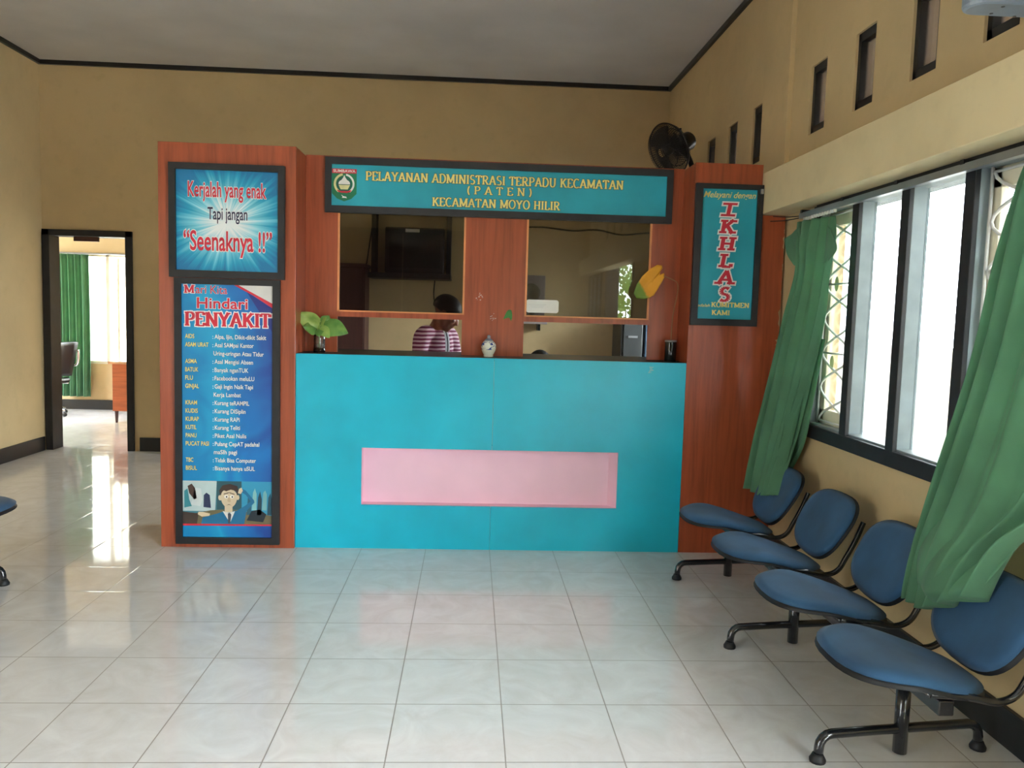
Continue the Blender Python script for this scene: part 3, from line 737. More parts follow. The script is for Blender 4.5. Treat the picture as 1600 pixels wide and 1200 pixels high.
# --- IKHLAS sign on the right pillar
p3 = thing('poster', (1.418, YP, 1.45), 'narrow turquoise sign with stacked red capitals on the right pillar', 'sign')
frame(p3, 1.208, 1.628, 1.451, 2.318, 1.251, 1.592, 1.492, 2.288, YP-.028, YP-.0005)
MB().box(1.249, 1.594, YP-.012, YP-.002, 1.49, 2.29).build('poster_print', m_flex, p3)
y3 = YP-.0135
text(p3, 'Melayani dengan', 1.258, 2.236, .036, m_yel, y3, x1=1.584, bold=.012, shear=.35)
for i, ch in enumerate('IKHLAS'):
    zc = 2.124-i*.1038; xc = 1.414; hw = {'I': .026, 'K': .046, 'H': .048, 'L': .040, 'A': .050, 'S': .036}[ch]
    for g, m, yy in ((.14, m_wht, y3+.0006), (0, m_redp, y3)):
        serif(p3, ch, xc-hw, xc+hw, zc, .082, m, yy, thick=.30, thin=.16, grow=g*.75, slant=.10, slab=.40 if ch != 'I' else .62)
text(p3, 'adalah', 1.250, 1.566, .018, m_yel, y3, x1=1.330, bold=.010, shear=.3)
serif(p3, 'KOMITMEN', 1.338, 1.578, 1.566, .030, m_yel, y3, thick=.26, thin=.12)
serif(p3, 'KAMI', 1.343, 1.458, 1.517, .030, m_yel, y3, thick=.26, thin=.12)
MB().box(1.602, 1.622, YP-.045, YP-.028, 2.262, 2.292).build('clip', m_alu, p3, bev=.002)
flush_prints()

# ------------------------------------------------------------------ beam seating
def polar(mb, fn, nr=8, na=40):
    """closed cushion: fn(r, angle, side) -> point, side +1 top, -1 bottom"""
    base = len(mb.v); vs = [fn(0, 0, 1)]
    for i in range(1, nr+1):
        for j in range(na): vs.append(fn(i/nr, 2*PI*j/na, 1))
    nb = len(vs); vs.append(fn(0, 0, -1))
    for i in range(1, nr):
        for j in range(na): vs.append(fn(i/nr, 2*PI*j/na, -1))
    fs = []
    T = lambda i, j: 1+(i-1)*na+j % na
    B = lambda i, j: T(nr, j) if i == nr else nb+1+(i-1)*na+j % na
    for j in range(na):
        fs.append((0, T(1, j), T(1, j+1))); fs.append((nb, B(1, j+1), B(1, j)))
        for i in range(1, nr):
            fs.append((T(i, j), T(i+1, j), T(i+1, j+1), T(i, j+1)))
            fs.append((B(i, j), B(i, j+1), B(i+1, j+1), B(i+1, j)))
    return mb.add(vs, fs)
def sup(a, n):
    c, s = math.cos(a), math.sin(a)
    return abs(c)**(2/n)*(1 if c >= 0 else -1), abs(s)**(2/n)*(1 if s >= 0 else -1)
SXC, SHD = 1.308, .248           # seat centre x, half depth
def seat_z(t):                   # t -1 front .. 1 back : low waterfall profile
    return .382+.018*math.cos((t+.55)*2.2)-.030*max(0, t+.25)**1.2
def seat_pt(c, r, a, side, grow=0, thick=.045, drop=0):
    u, v = sup(a, 2.5)
    t = u*r
    hw = (.238-.030*t-.02*max(0, t)**2)+grow
    x = SXC+t*(SHD+grow); y = c+v*r*hw
    z = seat_z(t)-drop
    e = (1-r**7)**.5 if r < 1 else 0
    return (x, y, z+(thick*.5*e if side > 0 else -thick*.5*e))
BD = Vector((.155, 0, .275)).normalized(); BN = Vector((-BD.z, 0, BD.x))
BC = Vector((1.588, 0, .520)); BH = .170
def back_pt(c, r, a, side, thick=.045, grow=0, off=0):
    u, v = sup(a, 2.7); t = v*r      # t up
    hw = .232+.018*t+grow
    e = (1-r**7)**.5 if r < 1 else 0
    curve = .018*(u*r)**2
    p = BC+Vector((0, c, 0))+BD*(t*(BH+grow))+Vector((0, u*r*hw, 0))+BN*(thick*.5*e*side+curve+off)
    return tuple(p)
def make_bench(centres, legs, y_end, label, group=None):
    root = thing('beam_seating', (1.37, (legs[0]+legs[-1])/2, 0), label, 'waiting bench', group)
    for c in centres:
        mb = MB(); polar(mb, lambda r, a, s: seat_pt(c, r, a, s)); seat = mb.build('seat', m_blue, root, smooth=True)
        mb = MB(); polar(mb, lambda r, a, s: seat_pt(c, r, a, s, .004, .026, .019), 5); mb.build('seat_shell', m_blackm, seat, smooth=True)
        mb = MB(); polar(mb, lambda r, a, s: back_pt(c, r, a, s)); back = mb.build('backrest', m_blue, root, smooth=True)
        mb = MB(); polar(mb, lambda r, a, s: back_pt(c, r, a, s, .024, .004, -.018), 5); mb.build('back_shell', m_blackm, back, smooth=True)
        mb = MB()
        for s in (-1, 1):
            yy = c+s*.205
            pts = smooth_path([(1.30, c+s*.20, .350), (1.42, yy, .342), (1.51, yy, .327), (1.57, yy, .35), (1.605, yy, .41), (1.645, yy, .49), (1.68, c+s*.20, .575)], 5)
            mb.tube(pts, .0125, 8)
        mb.tube([(1.30, c-.20, .345), (1.30, c+.20, .345)], .011, 8).tube([(1.44, c-.20, .338), (1.44, c+.20, .338)], .011, 8)
        mb.build('seat_frame', m_metal, root, smooth=True)
    MB().box(1.345, 1.395, y_end[0], y_end[1], .265, .315).build('beam', m_metal, root, bev=.004)
    for y in legs:
        dx, dy = .985, .13     # the foot bar sits slightly askew
        def q(d, z): return (1.37+d*dx, y+d*dy, z)
        mb = MB()
        front = [q(-.312, .012), q(-.310, .05)]+[q(-.265-.045*math.cos(math.radians(a)), .05+.045*math.sin(math.radians(a))) for a in (22, 45, 68, 90)]
        rear = [q(.265+.045*math.sin(math.radians(a)), .05+.045*math.cos(math.radians(a))) for a in (0, 22, 45, 68, 90)]+[q(.310, .012)]
        mb.tube(front+[q(-.1, .096), q(.1, .096)]+rear, .0165, 10)
        leg = mb.build('leg', m_metal, root, smooth=True)
        MB().tube([(1.37, y, .012), (1.37, y, .27)], .024, 14).build('post', m_metal, leg, smooth=True)
        for d in (-.313, .312): MB().lathe([(.027, .0), (.028, .010), (.021, .022), (.018, .030)], q(d, 0), 12).build('foot_cap', m_blackm, leg, smooth=True)
    return root
bench = make_bench([-.18, -.795, -1.41, -2.025], [-.062, -1.015, -1.955], (.05, -2.20),
                   'row of four blue upholstered seats on a black beam under the right-hand windows')
lb = copy_tree(bench)
lb.location = (-2.865, -1.306, 0); lb.rotation_euler = (0, 0, PI)
lb['label'] = 'second blue beam seat row at the left frame edge, seat tip and foot showing'

# ------------------------------------------------------------------ curtains
def cloth(rows, pleats, amp, nu=110, nv=44, phase=.6, wob=.35):
    """rows: list of control rows, each a list of points left to right; pleats run down the cloth"""
    def cr(p, t):
        n = len(p)-1; t = min(max(t, 0), 1)*n; i = min(int(t), n-1); t -= i
        a, b, c, d = p[max(i-1, 0)], p[i], p[i+1], p[min(i+2, n)]
        return .5*((2*b)+(c-a)*t+(2*a-5*b+4*c-d)*t*t+(3*b-a-3*c+d)*t**3)
    R = [[Vector(q) for q in r] for r in rows]
    def fn(u, v):
        p = cr([cr(r, u) for r in R], v)
        k = 2*PI*pleats*(u+.018*math.sin(7*v+9*u))+phase
        s = math.sin(k)+.35*math.sin(2.1*k+1.3+2*v)
        am = amp*(.65+.5*v)*(.8+.4*math.sin(5*u+3*v))
        p = p+Vector((-am*s, wob*am*math.cos(k*.9+v), 0))
        return tuple(p)
    return MB().grid(nu, nv, fn)
hem = fabric('green_curtain_hem', (78, 142, 96), .9, trans=.2, weave=260)
c1 = thing('curtain', (1.72, -.15, 2.07), 'green curtain at the far end of the window, hanging by the red-brown pillar', 'curtain')
mb = cloth([[(1.73, .07, 2.062), (1.725, -.16, 2.055), (1.73, -.38, 2.045)],
            [(1.70, .0, 1.93), (1.69, -.20, 1.92), (1.70, -.47, 1.90)],
            [(1.70, -.02, 1.76), (1.68, -.22, 1.75), (1.71, -.40, 1.74)],
            [(1.68, .06, 1.50), (1.66, -.18, 1.50), (1.71, -.36, 1.50)],
            [(1.65, .16, 1.12), (1.63, -.10, 1.12), (1.71, -.20, 1.10)],
            [(1.62, .25, .78), (1.59, -.06, .78), (1.70, -.08, .80)],
            [(1.585, .285, .455), (1.555, -.03, .48), (1.56, -.25, .53)]], 4.5, .030)
mb.build('cloth', m_green, c1, smooth=True, solid=.003)
mb = cloth([[(1.735, -.22, 1.40), (1.742, -.33, 1.40)], [(1.735, -.10, 1.05), (1.745, -.21, 1.03)], [(1.74, .0, .80), (1.745, -.12, .80)], [(1.745, .16, .60), (1.748, .06, .60)]], 1.5, .008, 30, 20)
mb.build('cloth', m_green, c1, smooth=True, solid=.003)
mb = cloth([[(1.71, .00, 2.03), (1.67, .13, 1.97)], [(1.70, -.04, 1.90), (1.675, .09, 1.88)], [(1.70, -.05, 1.80), (1.69, .01, 1.81)]], 1.0, .008, 12, 12)
mb.build('cloth', m_green, c1, smooth=True, solid=.003)
mb = cloth([[(1.70, -.38, 1.99), (1.69, -.44, 1.96)], [(1.69, -.40, 1.88), (1.67, -.57, 1.86)], [(1.70, -.36, 1.80), (1.69, -.44, 1.81)]], 1.0, .008, 12, 12)
mb.build('cloth', m_green, c1, smooth=True, solid=.003)
c2 = thing('curtain', (1.72, -2.05, 2.05), 'green curtain nearest the viewer, its hem bunched over the nearest seat back', 'curtain')
mb = cloth([[(1.735, -1.85, 2.05), (1.73, -2.08, 2.05), (1.73, -2.42, 2.05)],
            [(1.69, -1.88, 1.95), (1.68, -2.08, 1.94), (1.70, -2.40, 1.94)],
            [(1.70, -1.80, 1.74), (1.67, -2.06, 1.74), (1.70, -2.38, 1.74)],
            [(1.675, -1.755, 1.37), (1.64, -2.02, 1.37), (1.69, -2.34, 1.37)],
            [(1.62, -1.68, .94), (1.58, -1.95, .94), (1.66, -2.26, .98)],
            [(1.59, -1.63, .66), (1.515, -1.87, .66), (1.58, -2.14, .80)],
            [(1.565, -1.61, .44), (1.52, -1.80, .465), (1.535, -2.06, .60)]], 5.0, .036, phase=1.9)
mb.build('cloth', m_green, c2, smooth=True, solid=.003)
# the bunched swag on the seat back
mb = cloth([[(1.60, -1.70, .80), (1.575, -1.88, .80), (1.64, -2.14, .86)], [(1.545, -1.71, .68), (1.50, -1.87, .66), (1.57, -2.10, .72)],
            [(1.525, -1.73, .58), (1.475, -1.87, .56), (1.54, -2.05, .63)], [(1.535, -1.74, .525), (1.50, -1.87, .515), (1.55, -2.0, .585)]], 1.6, .010, 40, 24, wob=.8)
mb.build('cloth', m_green, c2, smooth=True, solid=.003)
rod = thing('curtain_rail', (1.745, -1.4, 2.10), 'pale aluminium curtain rail along the top of the right-hand window', 'curtain rail')
MB().box(1.735, 1.765, -2.86, .10, 2.085, 2.115).build('track', m_alu, rod)
for y in (.06, -.45, -.98, -1.47, -2.0, -2.6): MB().box(1.73, XR, y-.012, y+.012, 2.112, 2.13).build('bracket', m_black, rod)
for y in [.05-.035*i for i in range(12)]+[-1.82-.05*i for i in range(12)]: MB().box(1.742, 1.758, y-.005, y+.005, 2.07, 2.087).build('runner', m_white, rod)
MB().tube(smooth_path([(1.745, .10, 2.10), (1.70, .16, 2.10), (1.62, .20, 2.105)]), .003, 5).build('wire_end', m_black, rod)
MB().tube(smooth_path([(1.745, .10, 2.09), (1.68, .17, 2.08), (1.60, .19, 2.075)]), .003, 5).build('wire_end', m_black, rod)

# ------------------------------------------------------------------ wall fans
def make_fan(base, head, face, label, m_body, m_house):
    """base on the wall (x = XR), head = centre of cage, face = unit direction the fan blows"""
    root = thing('wall_fan', base, label, 'fan')
    bx, by, bz = base
    MB().box(bx-.03, bx, by-.06, by+.06, bz-.09, bz+.09).build('wall_plate', m_house, root, bev=.01)
    mb = MB(); pts = rrect(bx-.36, bx-.02, by-.062, by+.062, .06)
    n = len(pts); mb.add([(x, y, bz-.035) for x, y in pts]+[(x, y, bz+.045) for x, y in pts], [tuple(range(n-1, -1, -1)), tuple(range(n, 2*n))]+[(i, (i+1) % n, (i+1) % n+n, i+n) for i in range(n)])
    hs = mb.build('control_housing', m_house, root, bev=.012)
    for dx, dy in ((-.25, .03), (-.25, -.03), (-.16, .045), (-.16, -.045), (-.08, .02)): MB().lathe([(.006, -.0362), (.006, -.034)], (bx+dx, by+dy, bz), 8).build('screw', m_black, hs)
    f = Vector(face).normalized(); q = f.to_track_quat('Z', 'Y').to_matrix(); hc = Vector(head)
    mc = hc-f*.12
    MB().tube(smooth_path([(bx-.20, by, bz+.03), (bx-.20, by, bz+.16), tuple(mc-f*.03)], 5), .022, 10).build('arm', m_body, root, smooth=True)
    m = MB().lathe([(.02, -.135), (.06, -.13), (.074, -.11), (.076, .03), (.05, .05)], tuple(mc), 20, q).build('motor', m_body, root, smooth=True)
    MB().lathe([(.009, 0), (.009, .03), (.014, .034), (.012, .045)], tuple(mc-f*.05+q @ Vector((0, .075, 0))), 8, q @ Matrix.Rotation(-PI/2, 3, 'X')).build('knob', m_body, m, smooth=True)
    mb = MB(); R = .21
    for k in range(72):
        a = 2*PI*k/72
        for s in (1, -1):
            pts = []
            for i in range(9):
                r = .035+(R-.035)*i/8; h = s*(.028+.055*math.cos(PI/2*(i/8)**1.5)) if i < 8 else 0
                pts.append(tuple(hc+q @ Vector((r*math.cos(a), r*math.sin(a), h))))
            mb.tube(pts, .0026, 4)
    for h, r in ((0, R), (.055, R*.72), (-.055, R*.72)):
        mb.tube([tuple(hc+q @ Vector((r*math.cos(2*PI*i/48), r*math.sin(2*PI*i/48), h))) for i in range(48)], .004 if h else .006, 6, True)
    mb.build('cage', m_body, root, smooth=True)
    MB().lathe([(.042, -.02), (.042, .035), (.03, .045)], tuple(hc), 18, q).build('hub', m_body, root, smooth=True)
    for k in range(3):
        def bl(u, v, k=k):
            a = 2*PI*k/3+(u-.5)*(1.0+.5*v); r = .04+v*.145
            return tuple(hc+q @ Vector((r*math.cos(a), r*math.sin(a), (u-.5)*.055)))
        MB().grid(8, 8, bl).build('blade', m_body, root, smooth=True, solid=.003)
    return root
m_fan = plain('black_fan_plastic', (20, 21, 23), .35, var=.1)
m_fang = plain('grey_fan_plastic', (132, 146, 158), .4, var=.1)
make_fan((XR, 2.0, 2.55), (1.40, 1.98, 2.835), (-.80, -.42, -.42), 'black wall fan tilted down above the right pillar', m_fan, m_fan)
make_fan((XR, -1.90, 2.56), (1.40, -1.72, 2.99), (-.85, .40, -.15), 'grey wall fan at the top right corner over the near curtain, underside showing', m_fan, m_fang)

# ------------------------------------------------------------------ on the counter
ZC = 1.211
def leaf_mesh(base, tip, width, nrm, fold=.25, curl=.15, nu=8, nv=14):
    base, tip = Vector(base), Vector(tip); d = tip-base; L = d.length; d.normalize()
    nrm = Vector(nrm); nrm = (nrm-d*nrm.dot(d)).normalized(); s = d.cross(nrm)
    def fn(u, v):
        t = (u-.5)*2
        wv = width*(math.sin(PI*min(1, v*1.0)**.62))**.85 if 0 < v < 1 else 0
        lobe = .12*L*max(0, 1-v*5)*abs(t)
        p = base+d*(L*v-lobe*1.5)+s*(t*(wv+.02*width*(v < .2)))+nrm*(-fold*abs(t)*wv-curl*L*(v-.5)**2*2+.02*L*math.sin(9*v+3*t))
        return tuple(p)
    return MB().grid(nu, nv, fn)
def leafmat(name, c, c2):
    m, nt, b = newmat(name)
    f = noise(nt, coords(nt), 18, 3)
    nt.links.new(ramp(nt, f, [(.35, lin(c)), (.65, lin(c2))]), b.inputs['Base Color']); b.inputs['Roughness'].default_value = .4
    t = N(nt, 'ShaderNodeBsdfTranslucent'); t.inputs[0].default_value = lin(c2); mx = N(nt, 'ShaderNodeMixShader'); mx.inputs[0].default_value = .3
    nt.links.new(b.outputs[0], mx.inputs[1]); nt.links.new(t.outputs[0], mx.inputs[2]); nt.links.new(mx.outputs[0], nt.nodes['Material Output'].inputs[0])
    return m
m_pothos = leafmat('pale_green_leaf', (120, 168, 74), (178, 204, 112))
m_pothos2 = leafmat('mid_green_leaf', (84, 138, 66), (128, 172, 88))
m_stem = plain('green_stem', (120, 140, 70), .5)
YJ = .58
pl = thing('potted_pothos', (-1.10, YJ, ZC), 'pothos leaves in a ribbed clear bottle at the left end of the counter', 'plant')
b_ = MB().lathe([(.034, 0), (.037, .006), (.037, .022), (.034, .028), (.037, .036), (.034, .044), (.037, .052), (.034, .06), (.036, .068), (.036, .10), (.030, .118), (.026, .124), (.0245, .122), (.028, .112), (.033, .098), (.033, .03), (.031, .006)], (-1.10, YJ, ZC), 24)
b_.build('bottle', glass('clear_bottle_plastic', (.80, .82, .80), 1.0, rough=.05), pl, smooth=True)
MB().lathe([(.030, .008), (.032, .03), (.032, .055)], (-1.10, YJ, ZC), 20).build('water', glass('water', (.72, .74, .68), .5), pl, smooth=True)
st = [(-1.10, YJ, ZC+.02), (-1.10, YJ, ZC+.12)]
for bs, tp, wd, nr, mt in (((-1.10, YJ, ZC+.165), (-1.238, YJ-.03, ZC+.252), .062, (.35, -1, .35), m_pothos),
                           ((-1.12, YJ-.01, ZC+.150), (-1.185, YJ-.07, ZC+.165), .045, (-.1, -1, .5), m_pothos2),
                           ((-1.10, YJ+.01, ZC+.175), (-1.055, YJ-.04, ZC+.225), .030, (.2, -.8, .7), m_pothos),
                           ((-1.075, YJ, ZC+.185), (-.918, YJ-.03, ZC+.132), .066, (.1, -1, .5), m_pothos2),
                           ((-1.09, YJ-.02, ZC+.165), (-1.028, YJ-.06, ZC+.098), .036, (.1, -1, .3), m_pothos),
                           ((-1.10, YJ-.02, ZC+.150), (-1.092, YJ-.06, ZC+.105), .030, (-.2, -1, .3), m_pothos2),
                           ((-1.08, YJ+.02, ZC+.19), (-1.045, YJ+.04, ZC+.235), .034, (.3, -.8, .4), m_pothos2)):
    leaf_mesh(bs, tp, wd, nr).build('leaf', mt, pl, smooth=True)
    MB().tube(smooth_path([(-1.10, YJ, ZC+.03), (-1.10, YJ, ZC+.11), bs], 4), .0025, 6).build('stem', m_stem, pl, smooth=True)
def blue_white():
    m, nt, b = newmat('blue_and_white_porcelain')
    f = noise(nt, coords(nt, 'Object', (1, 1, 1)), 34, 4, .6, 1.2)
    sx = N(nt, 'ShaderNodeSeparateXYZ'); nt.links.new(coords(nt), sx.inputs[0])
    band = math_n(nt, 'MULTIPLY', math_n(nt, 'GREATER_THAN', sx.outputs[2], .045), math_n(nt, 'LESS_THAN', sx.outputs[2], .098))
    k = math_n(nt, 'MULTIPLY', ramp(nt, f, [(.50, (0, 0, 0, 1)), (.56, (1, 1, 1, 1))]), band)
    nt.links.new(mixc(nt, k, lin((224, 226, 214)), lin((40, 62, 130))), b.inputs['Base Color'])
    b.inputs['Roughness'].default_value = .15; return m
jr = thing('porcelain_jar', (-.034, YJ+.02, ZC), 'small blue-and-white porcelain lidded jar at the middle of the counter', 'jar')
MB().lathe([(.030, 0), (.032, .004), (.030, .012), (.036, .022), (.045, .042), (.048, .062), (.045, .080), (.034, .096), (.026, .101), (.024, .104)], (-.034, YJ+.02, ZC), 28).build('body', blue_white(), jr, smooth=True)
MB().lathe([(.027, .101), (.026, .107), (.014, .116), (.010, .120), (.013, .127), (.009, .136), (.002, .139)], (-.034, YJ+.02, ZC), 20).build('lid', plain('grey_blue_glaze', (128, 136, 150), .2), jr, smooth=True)
vs = thing('bottle_vase', (1.142, .60, ZC), 'dark glass bottle holding one yellow-green leaf at the right end of the counter', 'vase')
m_dkgl, nt, b = newmat('black_green_glass'); b.inputs['Base Color'].default_value = lin((20, 24, 24)); b.inputs['Roughness'].default_value = .05
nt.links.new(ramp(nt, noise(nt, coords(nt), 14, 2), [(.3, lin((14, 17, 17))), (.7, lin((28, 33, 33)))]), b.inputs['Base Color'])
MB().lathe([(.036, 0), (.038, .004), (.038, .125), (.036, .135), (.033, .136), (.033, .12), (.002, .118)], (1.142, .60, ZC), 28).build('bottle', m_dkgl, vs, smooth=True)
MB().lathe([(.0375, .124), (.039, .128), (.0375, .136), (.034, .137)], (1.142, .60, ZC), 28).build('rim', m_alu, vs, smooth=True)
MB().tube(smooth_path([(1.142, .60, ZC+.02), (1.142, .60, ZC+.14), (1.148, .60, ZC+.30), (1.170, .598, ZC+.44), (1.166, .594, ZC+.50), (1.14, .588, ZC+.520), (1.07, .575, ZC+.545)], 6), .0028, 6).build('stem', plain('tan_stem', (150, 116, 74), .6), vs, smooth=True)
def ylw():
    m, nt, b = newmat('yellowing_leaf')
    sx = N(nt, 'ShaderNodeSeparateXYZ'); nt.links.new(coords(nt), sx.inputs[0])
    t = math_n(nt, 'ADD', math_n(nt, 'ADD', math_n(nt, 'MULTIPLY', sx.outputs[0], 4.0), math_n(nt, 'MULTIPLY', sx.outputs[2], 3.0)), math_n(nt, 'MULTIPLY', noise(nt, coords(nt), 9, 3), .6))
    nt.links.new(ramp(nt, math_n(nt, 'SUBTRACT', t, .45), [(.15, lin((92, 124, 30))), (.46, lin((110, 138, 36))), (.53, lin((214, 150, 30))), (.8, lin((226, 158, 34)))]), b.inputs['Base Color'])
    b.inputs['Roughness'].default_value = .45; return m
YL = .572
half = [(1.060, 1.822), (1.030, 1.826), (.985, 1.800), (.935, 1.752), (.902, 1.700), (.886, 1.640), (.905, 1.612), (.945, 1.606), (.985, 1.614), (1.012, 1.632), (1.030, 1.660)]
mid0, mid1 = Vector((1.045, 1.782)), Vector((.900, 1.622))
mb = MB()
pts = half+[(1.062, 1.716), (1.080, 1.752), (1.076, 1.776), (1.050, 1.762), (1.052, 1.786), (1.068, 1.806)]
cxl = sum(p[0] for p in pts)/len(pts); czl = sum(p[1] for p in pts)/len(pts)
def lift(x, z):
    dd = ((x-mid0.x)*(mid1.y-mid0.y)-(z-mid0.y)*(mid1.x-mid0.x))/(mid1-mid0).length
    return YL-.35*abs(dd)+.03
n = len(pts); K = 6; vsl = []
for k in range(K+1):
    for x, z in pts:
        xx, zz = cxl+(x-cxl)*k/K, czl+(z-czl)*k/K; vsl.append((xx, lift(xx, zz), zz))
mb.add(vsl, [(k*n+i, k*n+(i+1) % n, (k+1)*n+(i+1) % n, (k+1)*n+i) for k in range(K) for i in range(n)])
mb.build('leaf', ylw(), vs, smooth=True, solid=.0015)

# ------------------------------------------------------------------ office behind the glass
wd = thing('wardrobe_cabinet', (-1.6, 3.4, 0), 'tall dark brown cabinet behind the left counter window', 'cabinet')
MB().box(-2.05, -1.18, 3.35, 3.68, .06, 1.90).build('body', m_dkwood, wd, bev=.004)
MB().box(-2.07, -1.165, 3.32, 3.68, 1.90, 1.93).build('top', m_dkwood, wd, bev=.004)
MB().box(-2.03, -1.20, 3.37, 3.66, 0, .06).build('plinth', m_black, wd)
for a, b in ((-2.04, -1.62), (-1.61, -1.19)):
    dd = MB().box(a, b, 3.332, 3.35, .08, 1.88).build('door', m_dkwood, wd, bev=.004)
    hx = b-.04 if a < -2 else a+.04
    MB().tube([(hx, 3.325, .95), (hx, 3.312, .97), (hx, 3.312, 1.06), (hx, 3.325, 1.08)], .005, 6).build('handle', m_alu, dd, smooth=True)
br = thing('television_bracket', (-.75, 3.6, 1.84), 'black hanging steel frame with tray on the office wall', 'bracket')
mb = MB()
for x in (-1.12, -.385): mb.box(x-.022, x+.022, 3.50, 3.69, 1.83, 2.50)
mb.box(-1.142, -.363, 3.50, 3.69, 2.46, 2.50)
mb.build('frame', m_blackm, br, bev=.003)
MB().box(-1.15, -.355, 3.30, 3.69, 1.80, 1.85).build('tray', m_blackm, br, bev=.003)
MB().bar((-1.13, 3.60, 2.44), (-1.21, 3.69, 1.95), .012, .012).build('stay', m_blackm, br)
MB().tube(smooth_path([(-.52, 3.60, 1.80), (-.53, 3.64, 1.65), (-.50, 3.68, 1.45), (-.49, 3.685, 1.2)]), .006, 6).build('cable', m_black, br)
tv = thing('television', (-.72, 3.5, 1.85), 'dark boxy television with a small white sticker standing in the hanging frame', 'television')
MB().box(-.995, -.425, 3.36, 3.44, 1.852, 2.29).build('bezel', m_blackm, tv, bev=.012)
MB().box(-.93, -.49, 3.44, 3.66, 1.88, 2.24).build('casing', m_blackm, tv, bev=.04)
m_scr, nt, b = newmat('dull_glass_screen'); b.inputs['Roughness'].default_value = .12
nt.links.new(ramp(nt, noise(nt, coords(nt), 3, 2), [(.3, lin((30, 34, 34))), (.7, lin((46, 50, 49)))]), b.inputs['Base Color'])
MB().grid(10, 8, lambda u, v: (-.955+.49*u, 3.357-.012*math.sin(PI*u)*math.sin(PI*v), 1.905+.335*v)).build('screen', m_scr, tv, smooth=True)
MB().box(-.80, -.665, 3.352, 3.358, 2.245, 2.275).build('sticker', m_white, tv)
sp = thing('loudspeaker', (.46, 3.5, 1.37), 'grey boxed loudspeaker on the office wall behind the right glass', 'loudspeaker')
MB().box(.28, .575, 3.45, 3.69, 1.43, 1.875).build('cabinet', plain('grey_speaker_box', (112, 108, 116), .6), sp, bev=.01)
for r, z in ((.095, 1.70), (.05, 1.52)):
    MB().lathe([(r, 0), (r*.95, .008), (r*.6, -.01), (r*.3, -.02), (.004, -.012)], (.435, 3.447, z), 24, Matrix.Rotation(PI/2, 3, 'X')).build('cone', m_black, sp, smooth=True)
shf = thing('wall_shelf', (.43, 3.5, 1.40), 'thin grey shelf on the office wall under the loudspeaker', 'shelf')
MB().box(.24, .60, 3.40, 3.70, 1.395, 1.43).build('board', plain('grey_shelf_board', (140, 130, 128), .6), shf, bev=.003)
for x in (.30, .52): MB().box(x, x+.02, 3.48, 3.70, 1.33, 1.395).build('bracket', m_black, shf)
cbl = MB().tube(smooth_path([(.30, 3.69, 2.36), (.55, 3.69, 2.37), (.85, 3.69, 2.345), (1.10, 3.69, 2.36), (1.35, 3.69, 2.32), (1.55, 3.69, 2.34), (1.79, 3.69, 2.36)], 8), .008, 6).build('wall_cable', m_black)
tag(cbl, 'thin dark cable looping across the office wall behind the right glass', 'cable')
lk = thing('filing_cabinet', (1.42, 3.4, 0), 'dark grey filing cabinet behind the right counter window', 'cabinet')
m_dkgrey = plain('dark_grey_steel', (56, 58, 58), .4)
MB().box(1.30, 1.515, 3.2, 3.66, 0.02, 1.46).build('body', m_dkgrey, lk, bev=.005)
for k in range(4):
    dr = MB().box(1.325, 1.505, 3.185, 3.2, .06+k*.35, .38+k*.35).build('drawer', m_dkgrey, lk, bev=.003)
    MB().box(1.37, 1.46, 3.175, 3.186, .24+k*.35, .26+k*.35).build('handle', m_alu, dr)
lk2 = thing('steel_locker', (1.60, 3.4, 0), 'blue-grey steel locker beside the filing cabinet in the office', 'locker')
m_bg = plain('blue_grey_steel', (84, 104, 124), .45)
MB().box(1.53, 1.74, 3.2, 3.66, 0.02, 1.46).build('body', m_bg, lk2, bev=.005)
dd = MB().box(1.54, 1.73, 3.188, 3.2, .06, 1.44).build('door', m_bg, lk2, bev=.003)
MB().box(1.70, 1.715, 3.178, 3.19, .75, .85).build('handle', m_alu, dd)

# ------------------------------------------------------------------ the room through the doorway
hd = MB().box(-4.10, -3.86, YB+.04, YB+.07, 2.085, 2.131).build('nameplate', m_dkwood, bev=.003)
tag(hd, 'small dark brown board hanging from the head of the doorway', 'nameplate')
c3 = thing('curtain', (-5.6, 6.8, 2.12), 'green curtain in the room beyond the doorway', 'curtain')
mb = cloth([[(-5.80, 6.80, 2.13), (-5.36, 6.80, 2.12)], [(-5.80, 6.80, 1.2), (-5.36, 6.80, 1.2)], [(-5.83, 6.80, .19), (-5.36, 6.80, .19)]], 0.01, 0.0, 4, 4)
def c3f(u, v):
    k = 2*PI*5*u; return (-5.81+.45*u+.01*math.sin(3*v), 6.79-.035*math.sin(k)-.012*math.sin(2*k+v), 2.13-1.94*v)
MB().grid(90, 20, c3f).build('cloth', m_green, c3, smooth=True, solid=.003)
r3 = MB().tube([(-5.86, 6.84, 2.145), (-4.0, 6.84, 2.145)], .012, 8).build('curtain_rail', m_alu)
tag(r3, 'pale curtain rod over the window in the far room', 'curtain rail')
dk = thing('desk', (-4.0, 6.1, 0), 'red-brown office desk seen through the doorway', 'desk')
m_dskw = wood('orange_brown_veneer', (176, 92, 54), .35, axis='x')
MB().box(-4.60, -3.15, 5.60, 6.72, .735, .765).build('desk_top', wood('polished_daylit_top', (196, 150, 116), .2, axis='x'), dk, bev=.004)  # paler than the panels: daylight on the top put into its colour
MB().box(-4.56, -3.19, 5.63, 5.65, .15, .735).build('modesty_panel', m_dskw, dk)
MB().box(-4.56, -4.54, 5.65, 6.66, .15, .735).build('side_panel', m_dskw, dk); MB().box(-3.21, -3.19, 5.65, 6.66, .15, .735).build('side_panel', m_dskw, dk)
for x in (-4.53, -3.23):
    for y in (5.67, 6.62):
        MB().lathe([(.014, 0), (.024, .15), (.026, .73)], (x, y, 0), 12).build('leg', m_dkwood, dk, smooth=True)
